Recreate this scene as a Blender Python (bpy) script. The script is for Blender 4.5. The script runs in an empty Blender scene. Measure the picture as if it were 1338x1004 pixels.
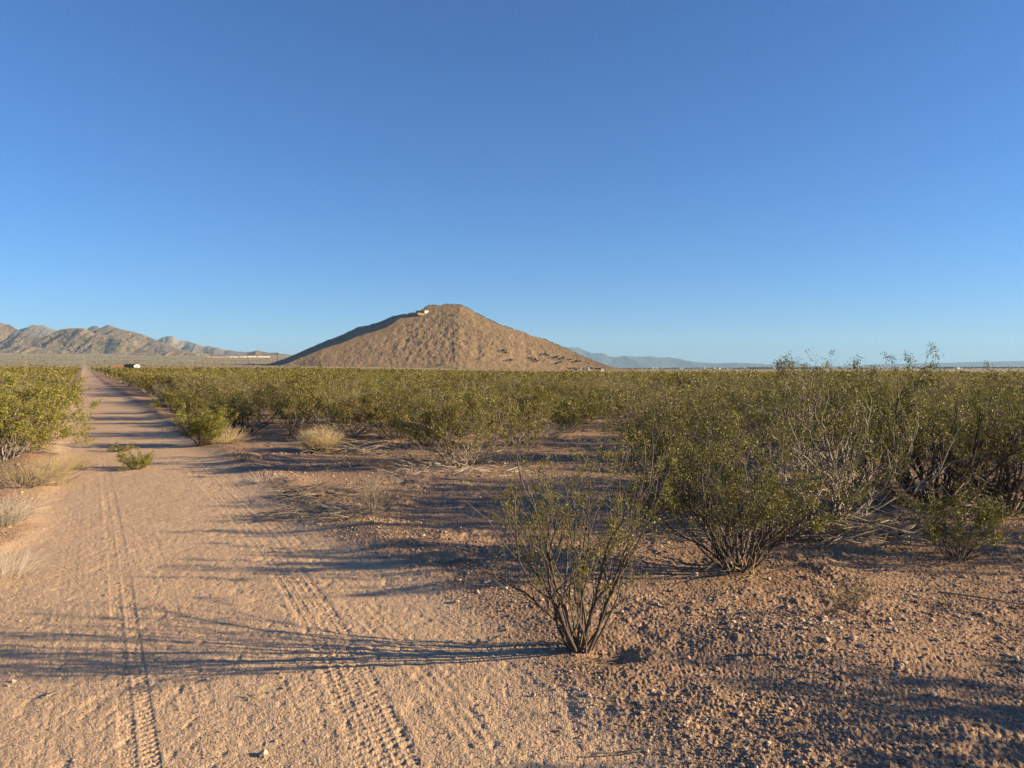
import bpy, math, random
import numpy as np
from mathutils import Vector

random.seed(7)
SC = bpy.context.scene
COL = SC.collection
F = 970.0            # focal length in photo pixels
CX, YH = 669.0, 485.0
CAMH = 1.6

# ------------------------------------------------------------------ helpers
def tag(o, label=None, cat=None, group=None, kind=None):
    if label: o['label'] = label
    if cat: o['category'] = cat
    if group: o['group'] = group
    if kind: o['kind'] = kind
    return o

def make_mesh(name, V, faces, mats=(), midx=None, smooth=False, attrs=None):
    """V (n,3); faces = list of int arrays (m,k)."""
    V = np.asarray(V, dtype=np.float32)
    me = bpy.data.meshes.new(name)
    me.vertices.add(len(V)); me.vertices.foreach_set('co', V.ravel())
    idx = np.concatenate([f.ravel() for f in faces]).astype(np.int32)
    tot = np.concatenate([np.full(len(f), f.shape[1], dtype=np.int32) for f in faces])
    st = np.concatenate([[0], np.cumsum(tot)[:-1]]).astype(np.int32)
    me.loops.add(len(idx)); me.loops.foreach_set('vertex_index', idx)
    me.polygons.add(len(tot)); me.polygons.foreach_set('loop_start', st)
    me.polygons.foreach_set('loop_total', tot)
    if midx is not None: me.polygons.foreach_set('material_index', midx.astype(np.int32))
    me.polygons.foreach_set('use_smooth', np.full(len(tot), bool(smooth)))
    for m in mats: me.materials.append(m)
    if attrs:
        for k, a in attrs.items():
            at_ = me.attributes.new(k, 'FLOAT', 'POINT')
            at_.data.foreach_set('value', np.asarray(a, dtype=np.float32))
    me.update(calc_edges=True)
    return me

def link(name, me, parent=None, loc=None):
    o = bpy.data.objects.new(name, me); COL.objects.link(o)
    if parent: o.parent = parent
    if loc is not None: o.location = loc
    return o

def empty(name, loc, rz=0.0):
    o = bpy.data.objects.new(name, None); COL.objects.link(o)
    o.location = loc; o.rotation_euler = (0, 0, rz); o.empty_display_size = 0.2
    return o

def at(px, py):
    """ground point (z=0) under a photo pixel"""
    Y = CAMH*F/(py-YH)
    return (px-CX)/F*Y, Y

def smooth(a, b, x):
    t = np.clip((x-a)/(b-a), 0, 1); return t*t*(3-2*t)

# perlin noise 2D, vectorised
_rng = np.random.default_rng(11)
_P = _rng.permutation(512).astype(np.int64); _P = np.concatenate([_P, _P, _P])
_G = _rng.normal(size=(512, 2)); _G /= np.linalg.norm(_G, axis=1)[:, None]
def pn(x, y, seed=0):
    x = np.asarray(x, dtype=np.float64)+seed*37.7; y = np.asarray(y, dtype=np.float64)+seed*91.3
    xi = np.floor(x).astype(np.int64); yi = np.floor(y).astype(np.int64)
    xf = x-xi; yf = y-yi
    u = xf*xf*xf*(xf*(xf*6-15)+10); v = yf*yf*yf*(yf*(yf*6-15)+10)
    def g(ix, iy, dx, dy):
        h = _P[(_P[ix & 511]+iy) & 511]
        return _G[h, 0]*dx+_G[h, 1]*dy
    a = g(xi, yi, xf, yf); b = g(xi+1, yi, xf-1, yf)
    c = g(xi, yi+1, xf, yf-1); d = g(xi+1, yi+1, xf-1, yf-1)
    return ((a+(b-a)*u)+((c+(d-c)*u)-(a+(b-a)*u))*v)*1.5
def fbm(x, y, o=4, seed=0, gain=.5):
    s = 0; a = 1
    for i in range(o):
        s = s+a*pn(x*2**i, y*2**i, seed+i); a *= gain
    return s
def ridged(x, y, o=4, seed=0, gain=.5):
    s = 0; a = 1
    for i in range(o):
        s = s+a*(1-2*np.abs(pn(x*2**i, y*2**i, seed+i))); a *= gain
    return s

# ------------------------------------------------------------------ materials
def nodes(m):
    m.use_nodes = True; nt = m.node_tree; nt.nodes.clear()
    out = nt.nodes.new('ShaderNodeOutputMaterial'); return nt, out
def N(nt, t, **kw):
    n = nt.nodes.new(t)
    for k, v in kw.items():
        if k in n.inputs.keys(): n.inputs[k].default_value = v
        else: setattr(n, k, v)
    return n
def L(nt, a, b): nt.links.new(a, b)
def rgb(nt, c):
    n = nt.nodes.new('ShaderNodeRGB'); n.outputs[0].default_value = (*c, 1); return n.outputs[0]
def mixc(nt, fac, a, b, mode='MIX'):
    n = nt.nodes.new('ShaderNodeMix'); n.data_type = 'RGBA'; n.blend_type = mode
    for s, v in ((n.inputs[0], fac), (n.inputs[6], a), (n.inputs[7], b)):
        if isinstance(v, (int, float)): s.default_value = v
        elif isinstance(v, tuple): s.default_value = (*v, 1)
        else: nt.links.new(v, s)
    return n.outputs[2]
def math_(nt, op, a, b=0.0, c=None):
    n = nt.nodes.new('ShaderNodeMath'); n.operation = op
    for i, v in enumerate((a, b) if c is None else (a, b, c)):
        if isinstance(v, (int, float)): n.inputs[i].default_value = v
        else: nt.links.new(v, n.inputs[i])
    return n.outputs[0]
def mr(nt, v, a, b, c=0.0, d=1.0):
    n = nt.nodes.new('ShaderNodeMapRange'); nt.links.new(v, n.inputs[0])
    for i, q in enumerate((a, b, c, d)): n.inputs[i+1].default_value = q
    return n.outputs[0]
def attr(nt, name):
    n = nt.nodes.new('ShaderNodeAttribute'); n.attribute_name = name; return n.outputs['Fac']
def noise(nt, co, scale, detail=4, rough=.55, w=0):
    n = nt.nodes.new('ShaderNodeTexNoise'); n.inputs['Scale'].default_value = scale
    n.inputs['Detail'].default_value = detail; n.inputs['Roughness'].default_value = rough
    nt.links.new(co, n.inputs['Vector']); return n.outputs[0]
def voro(nt, co, scale, out='Distance', rnd=1.0):
    n = nt.nodes.new('ShaderNodeTexVoronoi'); n.inputs['Scale'].default_value = scale
    n.inputs['Randomness'].default_value = rnd
    nt.links.new(co, n.inputs['Vector']); return n.outputs[out]
def geo_pos(nt): return nt.nodes.new('ShaderNodeNewGeometry').outputs['Position']
def principled(nt, out, col, rough=.9, bump=None, bstr=.5, bdist=.01, spec=.2):
    p = nt.nodes.new('ShaderNodeBsdfPrincipled'); p.inputs['Roughness'].default_value = rough
    p.inputs['Specular IOR Level'].default_value = spec
    if isinstance(col, tuple): p.inputs['Base Color'].default_value = (*col, 1)
    else: nt.links.new(col, p.inputs['Base Color'])
    if bump is not None:
        b = nt.nodes.new('ShaderNodeBump'); b.inputs['Strength'].default_value = bstr
        b.inputs['Distance'].default_value = bdist
        nt.links.new(bump, b.inputs['Height']); nt.links.new(b.outputs[0], p.inputs['Normal'])
    nt.links.new(p.outputs[0], out.inputs[0]); return p

def mat_simple(name, col, rough=.8, var=.25, scale=4.0):
    m = bpy.data.materials.new(name); nt, out = nodes(m)
    tc = nt.nodes.new('ShaderNodeTexCoord').outputs['Object']
    n = noise(nt, tc, scale, 5)
    c = mixc(nt, mr(nt, n, .3, .7), tuple(k*(1-var) for k in col), tuple(min(1, k*(1+var)) for k in col))
    principled(nt, out, c, rough); return m

def mat_ground():
    m = bpy.data.materials.new('desert_soil'); nt, out = nodes(m)
    P = geo_pos(nt)
    road = attr(nt, 'road'); farz = attr(nt, 'farz'); baj = attr(nt, 'bajada'); litter = attr(nt, 'litter')
    n_big = noise(nt, P, .35, 4); n_mid = noise(nt, P, 2.3, 5); n_sm = noise(nt, P, 55, 5, .7)
    vp = voro(nt, P, 110, 'Color'); vd = voro(nt, P, 110, 'Distance')
    sep = nt.nodes.new('ShaderNodeSeparateColor'); L(nt, vp, sep.inputs[0])
    vbig = voro(nt, P, 32, 'Color'); sepb = nt.nodes.new('ShaderNodeSeparateColor'); L(nt, vbig, sepb.inputs[0])
    # gravelly desert floor
    g = mixc(nt, mr(nt, n_big, .35, .65), GR_A, GR_B)
    g = mixc(nt, mr(nt, n_mid, .3, .75, 0, .55), g, GR_C)
    g = mixc(nt, math_(nt, 'MULTIPLY', mr(nt, sep.outputs[0], .55, .95), .55), g, (.50, .37, .26))
    g = mixc(nt, math_(nt, 'MULTIPLY', mr(nt, sep.outputs[1], .6, .95), .6), g, (.115, .07, .048))
    g = mixc(nt, math_(nt, 'MULTIPLY', mr(nt, sepb.outputs[1], .8, .95), .4), g, (.16, .095, .065))
    g = mixc(nt, litter, g, (.12, .085, .06))
    # packed sandy road
    s = mixc(nt, mr(nt, n_big, .3, .7), RD_A, RD_B)
    s = mixc(nt, mr(nt, n_sm, .45, .8, 0, .5), s, RD_C)
    s = mixc(nt, math_(nt, 'MULTIPLY', mr(nt, sep.outputs[1], .72, .98), .45), s, (.24, .15, .10))
    s = mixc(nt, math_(nt, 'MULTIPLY', mr(nt, sep.outputs[0], .75, .98), .4), s, (.62, .50, .38))
    rm = mr(nt, math_(nt, 'ADD', road, math_(nt, 'MULTIPLY', math_(nt, 'SUBTRACT', n_mid, .5), .7)), .3, .7)
    c = mixc(nt, rm, g, s)
    # straw coloured grass flat beyond the creosote
    st_n = noise(nt, P, .03, 6, .7)
    st = mixc(nt, mr(nt, st_n, .35, .65), (.36, .27, .15), (.27, .215, .115))
    sp1 = voro(nt, P, .12, 'Distance')
    st = mixc(nt, mr(nt, sp1, .18, .34, .55, 0), st, (.10, .09, .045))
    c = mixc(nt, farz, c, st)
    bn = noise(nt, P, .0045, 10, .75)
    b = mixc(nt, mr(nt, bn, .42, .58), (.36, .30, .175), (.24, .20, .12))
    sp2 = voro(nt, P, .045, 'Distance')
    b = mixc(nt, mr(nt, sp2, .2, .5, .55, 0), b, (.085, .08, .045))
    c = mixc(nt, baj, c, b)
    # grit relief
    grit = math_(nt, 'ADD', math_(nt, 'MULTIPLY', n_sm, .9), math_(nt, 'MULTIPLY', mr(nt, vd, 0, .9, 1, 0), .8))
    principled(nt, out, c, .95, grit, .65, .005, .12)
    return m
GR_A = (.285, .182, .113); GR_B = (.335, .217, .133); GR_C = (.235, .15, .098)
RD_A = (.445, .31, .197); RD_B = (.485, .335, .212); RD_C = (.38, .26, .165)

def mat_leaf(name, a, b, c, trans=.32):
    m = bpy.data.materials.new(name); nt, out = nodes(m)
    t = attr(nt, 'tint')
    col = mixc(nt, mr(nt, t, 0, .6), a, b)
    col = mixc(nt, mr(nt, t, .6, 1), col, c)
    oi = nt.nodes.new('ShaderNodeObjectInfo')
    col = mixc(nt, math_(nt, 'MULTIPLY', oi.outputs['Random'], .35), col, (c[0]*1.0, c[1]*.85, c[2]))
    p = nt.nodes.new('ShaderNodeBsdfPrincipled'); L(nt, col, p.inputs['Base Color'])
    p.inputs['Roughness'].default_value = .55; p.inputs['Specular IOR Level'].default_value = .3
    tr = nt.nodes.new('ShaderNodeBsdfTranslucent'); L(nt, col, tr.inputs[0])
    mx = nt.nodes.new('ShaderNodeMixShader'); mx.inputs[0].default_value = trans
    L(nt, p.outputs[0], mx.inputs[1]); L(nt, tr.outputs[0], mx.inputs[2]); L(nt, mx.outputs[0], out.inputs[0])
    return m

def mat_bark(name, a, b, sc=18):
    m = bpy.data.materials.new(name); nt, out = nodes(m)
    tc = nt.nodes.new('ShaderNodeTexCoord').outputs['Object']
    n = noise(nt, tc, sc, 4, .6); n2 = noise(nt, tc, 2.2, 3)
    c = mixc(nt, mr(nt, n, .35, .7), a, b)
    c = mixc(nt, mr(nt, n2, .45, .7, 0, .6), c, tuple(k*1.5 for k in b))
    principled(nt, out, c, .8, n, .4, .004, .25); return m

def mat_tint(name, a, b, rough=.9):
    m = bpy.data.materials.new(name); nt, out = nodes(m)
    t = attr(nt, 'tint'); tc = nt.nodes.new('ShaderNodeTexCoord').outputs['Object']
    n = noise(nt, tc, 60, 4, .6)
    c = mixc(nt, t, a, b); c = mixc(nt, mr(nt, n, .4, .75, 0, .35), c, tuple(k*.6 for k in a))
    principled(nt, out, c, rough, n, .3, .004, .15); return m

def mat_hill(name, a, b, dark, pale, spk, big, pfac=.35, veg=None):
    """rocky slope: soil, pale scree and dark boulders / shrubs"""
    m = bpy.data.materials.new(name); nt, out = nodes(m)
    P = geo_pos(nt)
    n1 = noise(nt, P, big, 8, .65); n2 = noise(nt, P, big*6, 6, .7)
    c = mixc(nt, mr(nt, n1, .38, .62), a, b)
    c = mixc(nt, mr(nt, n2, .5, .72, 0, pfac), c, pale)
    v = voro(nt, P, spk, 'Distance'); vc = voro(nt, P, spk, 'Color')
    sp = nt.nodes.new('ShaderNodeSeparateColor'); L(nt, vc, sp.inputs[0])
    f = math_(nt, 'MULTIPLY', mr(nt, v, .22, .42, 1, 0), mr(nt, sp.outputs[0], .35, .5))
    c = mixc(nt, math_(nt, 'MULTIPLY', f, .7), c, dark)
    if veg:                                             # grassy lower slopes
        sx = nt.nodes.new('ShaderNodeSeparateXYZ'); L(nt, P, sx.inputs[0])
        hgt = math_(nt, 'ADD', sx.outputs[2], math_(nt, 'MULTIPLY', math_(nt, 'SUBTRACT', n1, .5), 160))
        c = mixc(nt, mr(nt, hgt, veg[0]+60, veg[1]+60, .8, 0), c, (.21, .18, .11))
        c = mixc(nt, math_(nt, 'MULTIPLY', f, .55), c, dark)
    principled(nt, out, c, .95, n2, .6, 2.0/ (big*60), .1); return m

M = {}
M['ground'] = mat_ground()
M['stone'] = mat_tint('gravel_stone', (.24, .165, .11), (.52, .39, .27))
M['rock'] = mat_simple('rock', (.47, .34, .25), .9, .3, 9)
M['leaf'] = mat_leaf('creosote_leaf', (.10, .097, .020), (.165, .152, .030), (.26, .225, .065))
M['leaf_near'] = mat_leaf('creosote_leaf_green', (.060, .067, .013), (.108, .111, .019), (.24, .215, .05), .24)
M['leaf_bright'] = mat_leaf('bright_green_leaf', (.125, .14, .02), (.20, .205, .03), (.30, .28, .07))
M['leaf_pale'] = mat_leaf('pale_olive_leaf', (.16, .145, .05), (.23, .20, .075), (.33, .28, .12))
M['straw'] = mat_leaf('dry_straw', (.40, .31, .16), (.52, .42, .24), (.64, .54, .35), .25)
M['verge'] = mat_leaf('yellow_verge_grass', (.25, .20, .08), (.36, .29, .13), (.48, .40, .22), .25)
M['silver'] = mat_leaf('grey_dry_stem', (.30, .26, .2), (.42, .38, .30), (.56, .52, .43), .15)
M['bark'] = mat_bark('creosote_bark', (.040, .032, .026), (.125, .103, .083))
M['bark_pale'] = mat_bark('weathered_branch', (.10, .085, .07), (.30, .26, .21))
M['dead_limb'] = mat_bark('bleached_limb', (.16, .135, .11), (.40, .355, .30))
M['deadwood'] = mat_bark('dead_wood', (.10, .08, .062), (.30, .25, .19))

# ------------------------------------------------------------------ road frame
RA = math.atan((110-CX)/F)
def road_qs(x, y):
    return x*math.cos(RA)-y*math.sin(RA), x*math.sin(RA)+y*math.cos(RA)
def road_mask(x, y):
    q, s = road_qs(x, y)
    w = .18*pn(s*.45, q*0+3.1)+.10*pn(s*1.7, q*0+7.7)
    near = smooth(9, 3.5, s)
    lo = -.55-.9*near+w; hi = 2.05+pn(s*.3, q*0+9.)*.22
    return smooth(lo-.3, lo+.35, q)*smooth(hi+.6, hi-.35, q)*smooth(-60, -50, s)

# ------------------------------------------------------------------ terrain
AZL, AZR = math.atan((350-CX)/F), math.atan((820-CX)/F)
def far_rise(x, y):
    r = np.hypot(x, y); az = np.arctan2(x, y)
    wl = smooth(AZR, AZL, az)
    front = smooth(math.radians(125), math.radians(70), np.abs(az))
    d = np.clip(r-450, 0, None)/4550; d = np.where(d > .95, .95+.06*np.tanh((d-.95)/.06), d)
    up = wl*(103*d**1.52)+(1-wl)*(20*d**1.25)
    lo = (wl*1.7+(1-wl)*-.9)*smooth(25, 450, r)
    return (up+lo)*front
def terr(x, y):
    x = np.asarray(x, float); y = np.asarray(y, float)
    r = np.hypot(x, y)
    rm = road_mask(x, y); q, s = road_qs(x, y)
    und = .055*fbm(x*.28, y*.28, 3, 5)*(1-.8*rm)*smooth(300, 100, r)
    berm = .05*np.exp(-((q-2.45)/.35)**2)*(1+.8*pn(s*.8, s*0+2.2))*smooth(4, 8, s)\
         + .07*np.exp(-((q+.95)/.4)**2)*(1+.8*pn(s*.7, s*0+5.2))*smooth(7, 12, s)
    mx, my = at(1075, 845)
    mound = .10*np.exp(-(((x-mx)/.75)**2+((y-my)/.38)**2))
    mx, my = at(800, 862)
    pit = -.05*np.exp(-(((x-mx)/.13)**2+((y-my)/.10)**2))
    return far_rise(x, y)+und+berm+mound+pit-.03*rm
def zt(x, y): return float(terr(np.array([x]), np.array([y]))[0])

def seg_dist(x, y, pts):
    """signed lateral distance v and along distance u to polyline"""
    best = np.full(x.shape, 1e9); V = np.zeros(x.shape); U = np.zeros(x.shape); acc = 0
    for (ax, ay), (bx, by) in zip(pts[:-1], pts[1:]):
        dx, dy = bx-ax, by-ay; l = math.hypot(dx, dy)
        t = np.clip(((x-ax)*dx+(y-ay)*dy)/(l*l), 0, 1)
        ex, ey = x-(ax+t*dx), y-(ay+t*dy); d = np.hypot(ex, ey)
        sgn = np.sign(ex*dy-ey*dx); m = d < best
        best = np.where(m, d, best); V = np.where(m, d*sgn, V); U = np.where(m, acc+t*l, U); acc += l
    return V, U
def catmull(P, n=8):
    P = [P[0]]+list(P)+[P[-1]]; out = []
    for i in range(1, len(P)-2):
        p0, p1, p2, p3 = map(np.array, P[i-1:i+3])
        for k in range(n):
            t = k/n
            out.append(tuple(.5*((2*p1)+(-p0+p2)*t+(2*p0-5*p1+4*p2-p3)*t*t+(-p0+3*p1-3*p2+p3)*t**3)))
    out.append(tuple(P[-2])); return out
# tyre prints: image points, half width, depth, period, kind
TRACKS = [
    ([(128, 560), (134, 600), (143, 660), (152, 730), (160, 810), (170, 900), (184, 1040)], .075, .010, .045, 0),
    ([(121, 560), (122, 640), (120, 760), (118, 900), (116, 1040)], .06, .0016, .05, 1),
    ([(112, 560), (102, 640), (88, 740), (70, 860), (40, 1040)], .06, .0019, .05, 1),
    ([(150, 560), (172, 640), (196, 720), (222, 820), (262, 930), (310, 1040)], .08, .003, .06, 0),
    ([(205, 560), (262, 620), (330, 690), (393, 770), (440, 850), (478, 930), (525, 1040)], .135, .0165, .050, 2),
    ([(196, 565), (236, 620), (284, 690), (334, 770), (372, 850), (402, 930), (430, 1040)], .07, .0035, .055, 2),
    ([(217, 560), (285, 620), (365, 690), (448, 770), (532, 850), (602, 930), (682, 1040)], .08, .004, .055, 1),
    ([(228, 560), (330, 635), (440, 715), (560, 800), (700, 900), (870, 1030)], .07, .0025, .05, 1),
]
def tracks_disp(x, y):
    z = np.zeros(x.shape)
    for pts, hw, dep, per, kind in TRACKS:
        g = catmull([at(*p) for p in pts], 5)
        V, U = seg_dist(x, y, g)
        inside = np.abs(V) < hw*1.6
        v = V[inside]/hw; u = U[inside]/per
        env = smooth(1.08, .92, np.abs(v))
        wear = np.clip(.72+.55*pn(U[inside]*1.1, v*0+kind*3.3+per*40)+.5*pn(x[inside]*3.1, y[inside]*3.1, 7), .05, 1.15)
        if kind == 1:                                   # fine longitudinal ribs
            pat = .5+.5*np.cos(v*math.pi*3.0)
            pat = pat*.8+.2*(.5+.5*np.sin(u*2*math.pi))
        elif kind == 0:                                 # chevron tread
            pat = smooth(-.25, .25, np.sin(2*math.pi*(u+np.abs(v)*.55)))*smooth(.06, .2, np.abs(v))
        else:                                           # lugged off-road tread, staggered blocks
            row = np.floor((v+1)*2.5)
            pat = smooth(-.2, .6, np.sin(2*math.pi*(u+row*.5)+pn(U[inside]*7, v*2)*2.2)+.5*pn(U[inside]*30, v*5, 9))*(.6+.5*pn(U[inside]*14, v*3, 4))*smooth(.0, .25, np.abs(((v+1)*2.5) % 1-.5)*-1+.5)
        dz = -dep*wear*env*pat*.72
        rim = (.35 if kind == 1 else .12)*dep*np.exp(-((np.abs(v)-1.15)/.16)**2)*wear
        z[inside] += dz+rim
    return z
def micro(x, y):
    r = np.hypot(x, y); rm = road_mask(x, y)
    z = np.zeros(x.shape); nr = r < 70
    X, Y, R, K = x[nr], y[nr], r[nr], rm[nr]
    off = 1-K; fade = smooth(70, 25, R)
    wx, wy = X+.035*pn(X*9, Y*9, 35), Y+.035*pn(X*9, Y*9, 36)
    rough = np.clip(.42+1.15*fbm(X*.8, Y*.8, 3, 31), .07, 1.35)
    zz = off*rough*(.030*fbm(X*2.1, Y*2.1, 3, 21)+.012*np.abs(fbm(wx*6, wy*6, 4, 25, .6)))*fade
    zz += off*rough*.009*np.clip(pn(wx*19, wy*19, 41)+.9*pn(wx*41, wy*41, 43)-.1, 0, 1)*fade
    zz += off*.0065*pn(X*60, Y*60, 44)*smooth(14, 7, R)
    zz += K*(.0032*fbm(X*3, Y*3, 3, 51)+.0017*fbm(X*24, Y*24, 3, 55)+.0022*pn(X*85, Y*85, 59)*smooth(14, 7, R))
    zz += off*.030*np.clip(pn(X*9, Y*9, 47)-.52, 0, .5)*fade
    # footprints and scuffs along the left half of the road
    sc = np.clip(pn(X*6.5, Y*4.2, 61)-.38, 0, 1)
    zz -= K*(.014*sc+.008*np.clip(pn(X*19, Y*15, 63)-.25, 0, 1))
    nt_ = (R < 22) & (K > .05); zz[nt_] += tracks_disp(X[nt_], Y[nt_])*np.clip(K[nt_]*1.3, 0, 1)*smooth(21, 9, R[nt_])*(.75+.25*smooth(7, 3.5, R[nt_]))
    z[nr] = zz
    return z

# clods / litter mask spots
def litter_mask(x, y):
    m = np.zeros(x.shape)
    for (px, py, rx, ry, a) in LITTER:
        cx, cy = at(px, py)
        m = np.maximum(m, a*np.exp(-(((x-cx)/rx)**2+((y-cy)/ry)**2)))
    return m*np.clip(.6+1.2*fbm(x*4, y*4, 3, 71), 0, 1)
LITTER = [(965, 745, .5, .35, .7), (1080, 690, 1.5, .7, .9), (1215, 668, 1.3, .8, .9), (600, 606, 1.8, 1.1, .6),
          (757, 852, .25, .15, .5), (400, 650, .8, .8, .5), (880, 665, 1, .6, .7), (1150, 700, 1.5, .6, .8), (470, 575, 1.2, 1.3, .6)]

def build_ground():
    rings = [.6]
    while rings[-1] < 23500:
        r = rings[-1]
        k = .03 if r < 2.2 else .0032 if r < 11 else .006 if r < 30 else .012 if r < 90 else .025 if r < 1200 else .03
        rings.append(r*(1+k))
    rings = np.array(rings)
    fine = np.radians(np.arange(-40.5, 40.5001, .066))
    coarse = np.radians(np.arange(42, 318.01, 4.0))
    azs = np.concatenate([fine, coarse]); na = len(azs)
    R, A = np.meshgrid(rings, azs, indexing='ij')
    X = (R*np.sin(A)).ravel(); Y = (R*np.cos(A)).ravel()
    rm = road_mask(X, Y); Z = terr(X, Y)+micro(X, Y)
    r = np.hypot(X, Y); az = np.arctan2(X, Y)
    V = np.stack([X, Y, Z], 1)
    V = np.vstack([V, [[0, 0, zt(0, 0)]]])
    i = np.arange(len(rings)-1)[:, None]*na; j = np.arange(na)[None, :]; j2 = (j+1) % na
    Q = np.stack([i+j, i+j2, i+na+j2, i+na+j], -1).reshape(-1, 4)[:, ::-1]
    jj = np.arange(na); T = np.stack([np.full(na, len(V)-1), jj, (jj+1) % na], 1)[:, ::-1]
    n = len(X)
    def ext(a, v=0.0): return np.concatenate([a, [v]])
    farz = smooth(330, 620, r+60*pn(X*.01, Y*.01, 3)); wl = smooth(AZR, AZL, az)
    baj = smooth(900, 2200, r)
    # the road goes on up the far slope as a faint pale line
    q, s = road_qs(X, Y)
    rfar = smooth(2.2, 1.2, np.abs(q-.8))*(r > 330)*(r < 4000)
    att = dict(road=ext(np.maximum(rm*(r < 4000), rfar), 1), farz=ext(farz*(1-rfar*.9)), bajada=ext(baj*(1-rfar*.8)), litter=ext(litter_mask(X, Y)*(r < 40)*(1-rm)))
    # split the one sheet along the road's edge, sharing the boundary vertices
    rv = np.concatenate([rm*(r < 450)*(s > -50), [1]])
    isr = rv[Q].mean(1) > .5
    isrT = rv[T].mean(1) > .5
    # smooth normals of the whole sheet, so the seam does not show
    def part(name, q, t, label):
        used = np.unique(np.concatenate([q.ravel(), t.ravel()]))
        mp = np.full(len(V), -1); mp[used] = np.arange(len(used))
        fs = [mp[q]]+([mp[t]] if len(t) else [])
        me = make_mesh(name, V[used], fs, [M['ground']], smooth=True, attrs={k: a[used] for k, a in att.items()})
        o = link(name, me); tag(o, label, kind='structure'); o['category'] = name.replace('_', ' ')
        return o
    part('ground', Q[~isr], T[~isrT], 'reddish brown gravelly desert floor stretching to the hills')
    part('dirt_road', Q[isr], T[isrT], 'pale sandy dirt road with tyre prints running straight to the left')
build_ground()

# ------------------------------------------------------------------ hills
def interp(px, table):
    xs, ys = zip(*table); return np.interp(px, xs, ys)
def ridge_mesh(name, pxs, Yb, prof, cot, mat, noise_amp, noise_sc, prof2=None, extra=0, seed=0, rows=(90, 40, 40), label='', base_y=None, conc=1.0, gully=None):
    """a hill as a height field: front foot at depth Yb, slope up to the skyline, back slope down"""
    px = pxs[None, :]; n = len(pxs)
    top = interp(pxs, prof); low = interp(pxs, prof2) if prof2 else top
    yb = YH-1.0 if base_y is None else base_y
    Yb = np.full(n, Yb, float) if np.isscalar(Yb) else interp(pxs, Yb)
    def zof(ypx, Y): return CAMH+(YH-ypx)/F*Y
    # crest depth so that slope has the wanted cotangent
    H2 = np.clip((yb-low)/F*Yb, .5, None); Y2 = Yb+H2*cot
    Y1 = Y2+np.clip(low-top, 0, None)/10.0*extra
    jag = np.clip(pn(pxs*.31, pxs*0+seed, 2)+.6*pn(pxs*.83, pxs*0+seed, 4), -.3, 1)*np.clip(H2/40, 0, 1)
    z0 = zof(yb, Yb)-4; z2 = zof(low, Y2); z1 = zof(top-(.8*jag if prof2 else 0), Y1)
    Y3 = Y1+np.clip(z1-z0, 1, None)*cot*.8+20
    t1 = np.linspace(0, 1, rows[0])[:, None]; t2 = np.linspace(0, 1, rows[1])[1:, None]; t3 = np.linspace(0, 1, rows[2])[1:, None]
    YY = np.vstack([Yb+(Y2-Yb)*t1, Y2+(Y1-Y2)*t2, Y1+(Y3-Y1)*t3])
    ZZ = np.vstack([z0+(z2-z0)*t1**conc, z2+(z1-z2)*t2, z1+(z0-z1)*t3])
    env = np.vstack([np.clip(np.sin(np.clip(t1, 0, 1)*math.pi), 0, 1)**.7+.0*px+.10, .10+(.55 if prof2 else 0)*np.sin(t2*math.pi)+0*px, np.clip(t3*2, 0, 1)+.10+0*px])
    XX = (px-CX)/F*YY
    hn = np.clip((z2-z0)/np.max(z2-z0), 0, 1)[None, :]
    nz = fbm(XX/noise_sc, YY/noise_sc, 5, seed, .55)+.5*ridged(XX/noise_sc*.6, YY/noise_sc*.25, 3, seed+9)
    ZZ = ZZ+nz*noise_amp*env*(.25+.75*hn)
    if gully:
        ga, gs = gully
        ZZ = ZZ+ga*ridged(XX/gs+.15*fbm(XX/gs, YY/gs, 2, seed+3), YY/gs*.22, 3, seed+17)*env*hn
    rocks = np.clip(fbm(XX/max(noise_sc*.045, 2.2), YY/max(noise_sc*.045, 2.2), 3, seed+5, .8)-.1, 0, 2)
    ZZ = ZZ+rocks*noise_amp*(.28 if noise_amp < 3 else .24 if noise_amp < 10 else .12)*(.3+.7*hn)
    V = np.stack([XX, YY, ZZ], -1).reshape(-1, 3)
    m = YY.shape[0]
    i = np.arange(m-1)[:, None]*n; j = np.arange(n-1)[None, :]
    Q = np.stack([i+j, i+j+1, i+n+j+1, i+n+j], -1).reshape(-1, 4)
    me = make_mesh(name, V, [Q], [mat], smooth=False)
    o = link(name, me); tag(o, label, cat=name.replace('_', ' '), kind='structure'); return o

HILLP = [(318, 481.5), (335, 480), (350, 476.5), (372, 469), (385, 463.5), (400, 457), (418, 449), (432, 443.5), (447, 438), (455, 433.5), (462, 431), (468, 427.5), (478, 426.5), (490, 423), (505, 417.5), (513, 413.5), (520, 412.2), (530, 410.5), (537, 409.2), (543, 408.8), (552, 405), (556, 401.5), (560, 399.7), (566, 399.2), (574, 400.2), (580, 398.2), (585, 397.6), (592, 398.2), (600, 398.6), (608, 401.5), (613, 403.5), (620, 408), (636, 416), (652, 424), (668, 429), (675, 432), (684, 434.5), (694, 439), (711, 443), (725, 449), (740, 455.5), (758, 464), (775, 471), (790, 477), (802, 480.5), (830, 483), (850, 484.5)]
HILLL = [(318, 482.5), (335, 482), (352, 480.5), (372, 476.5), (400, 465.5), (420, 457), (432, 453), (447, 448.5), (465, 441), (478, 437), (490, 433.5), (505, 428), (513, 423.5), (520, 418), (530, 412.5), (543, 410), (552, 406), (556, 403)]+HILLP[22:]
HILL_Y0, HILL_COT, HILL_BY = 1230.0, 2.15, 483.0
M['hill'] = mat_hill('hill_rock', (.225, .155, .088), (.285, .195, .110), (.060, .048, .030), (.345, .25, .15), .30, .012, .25)
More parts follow.
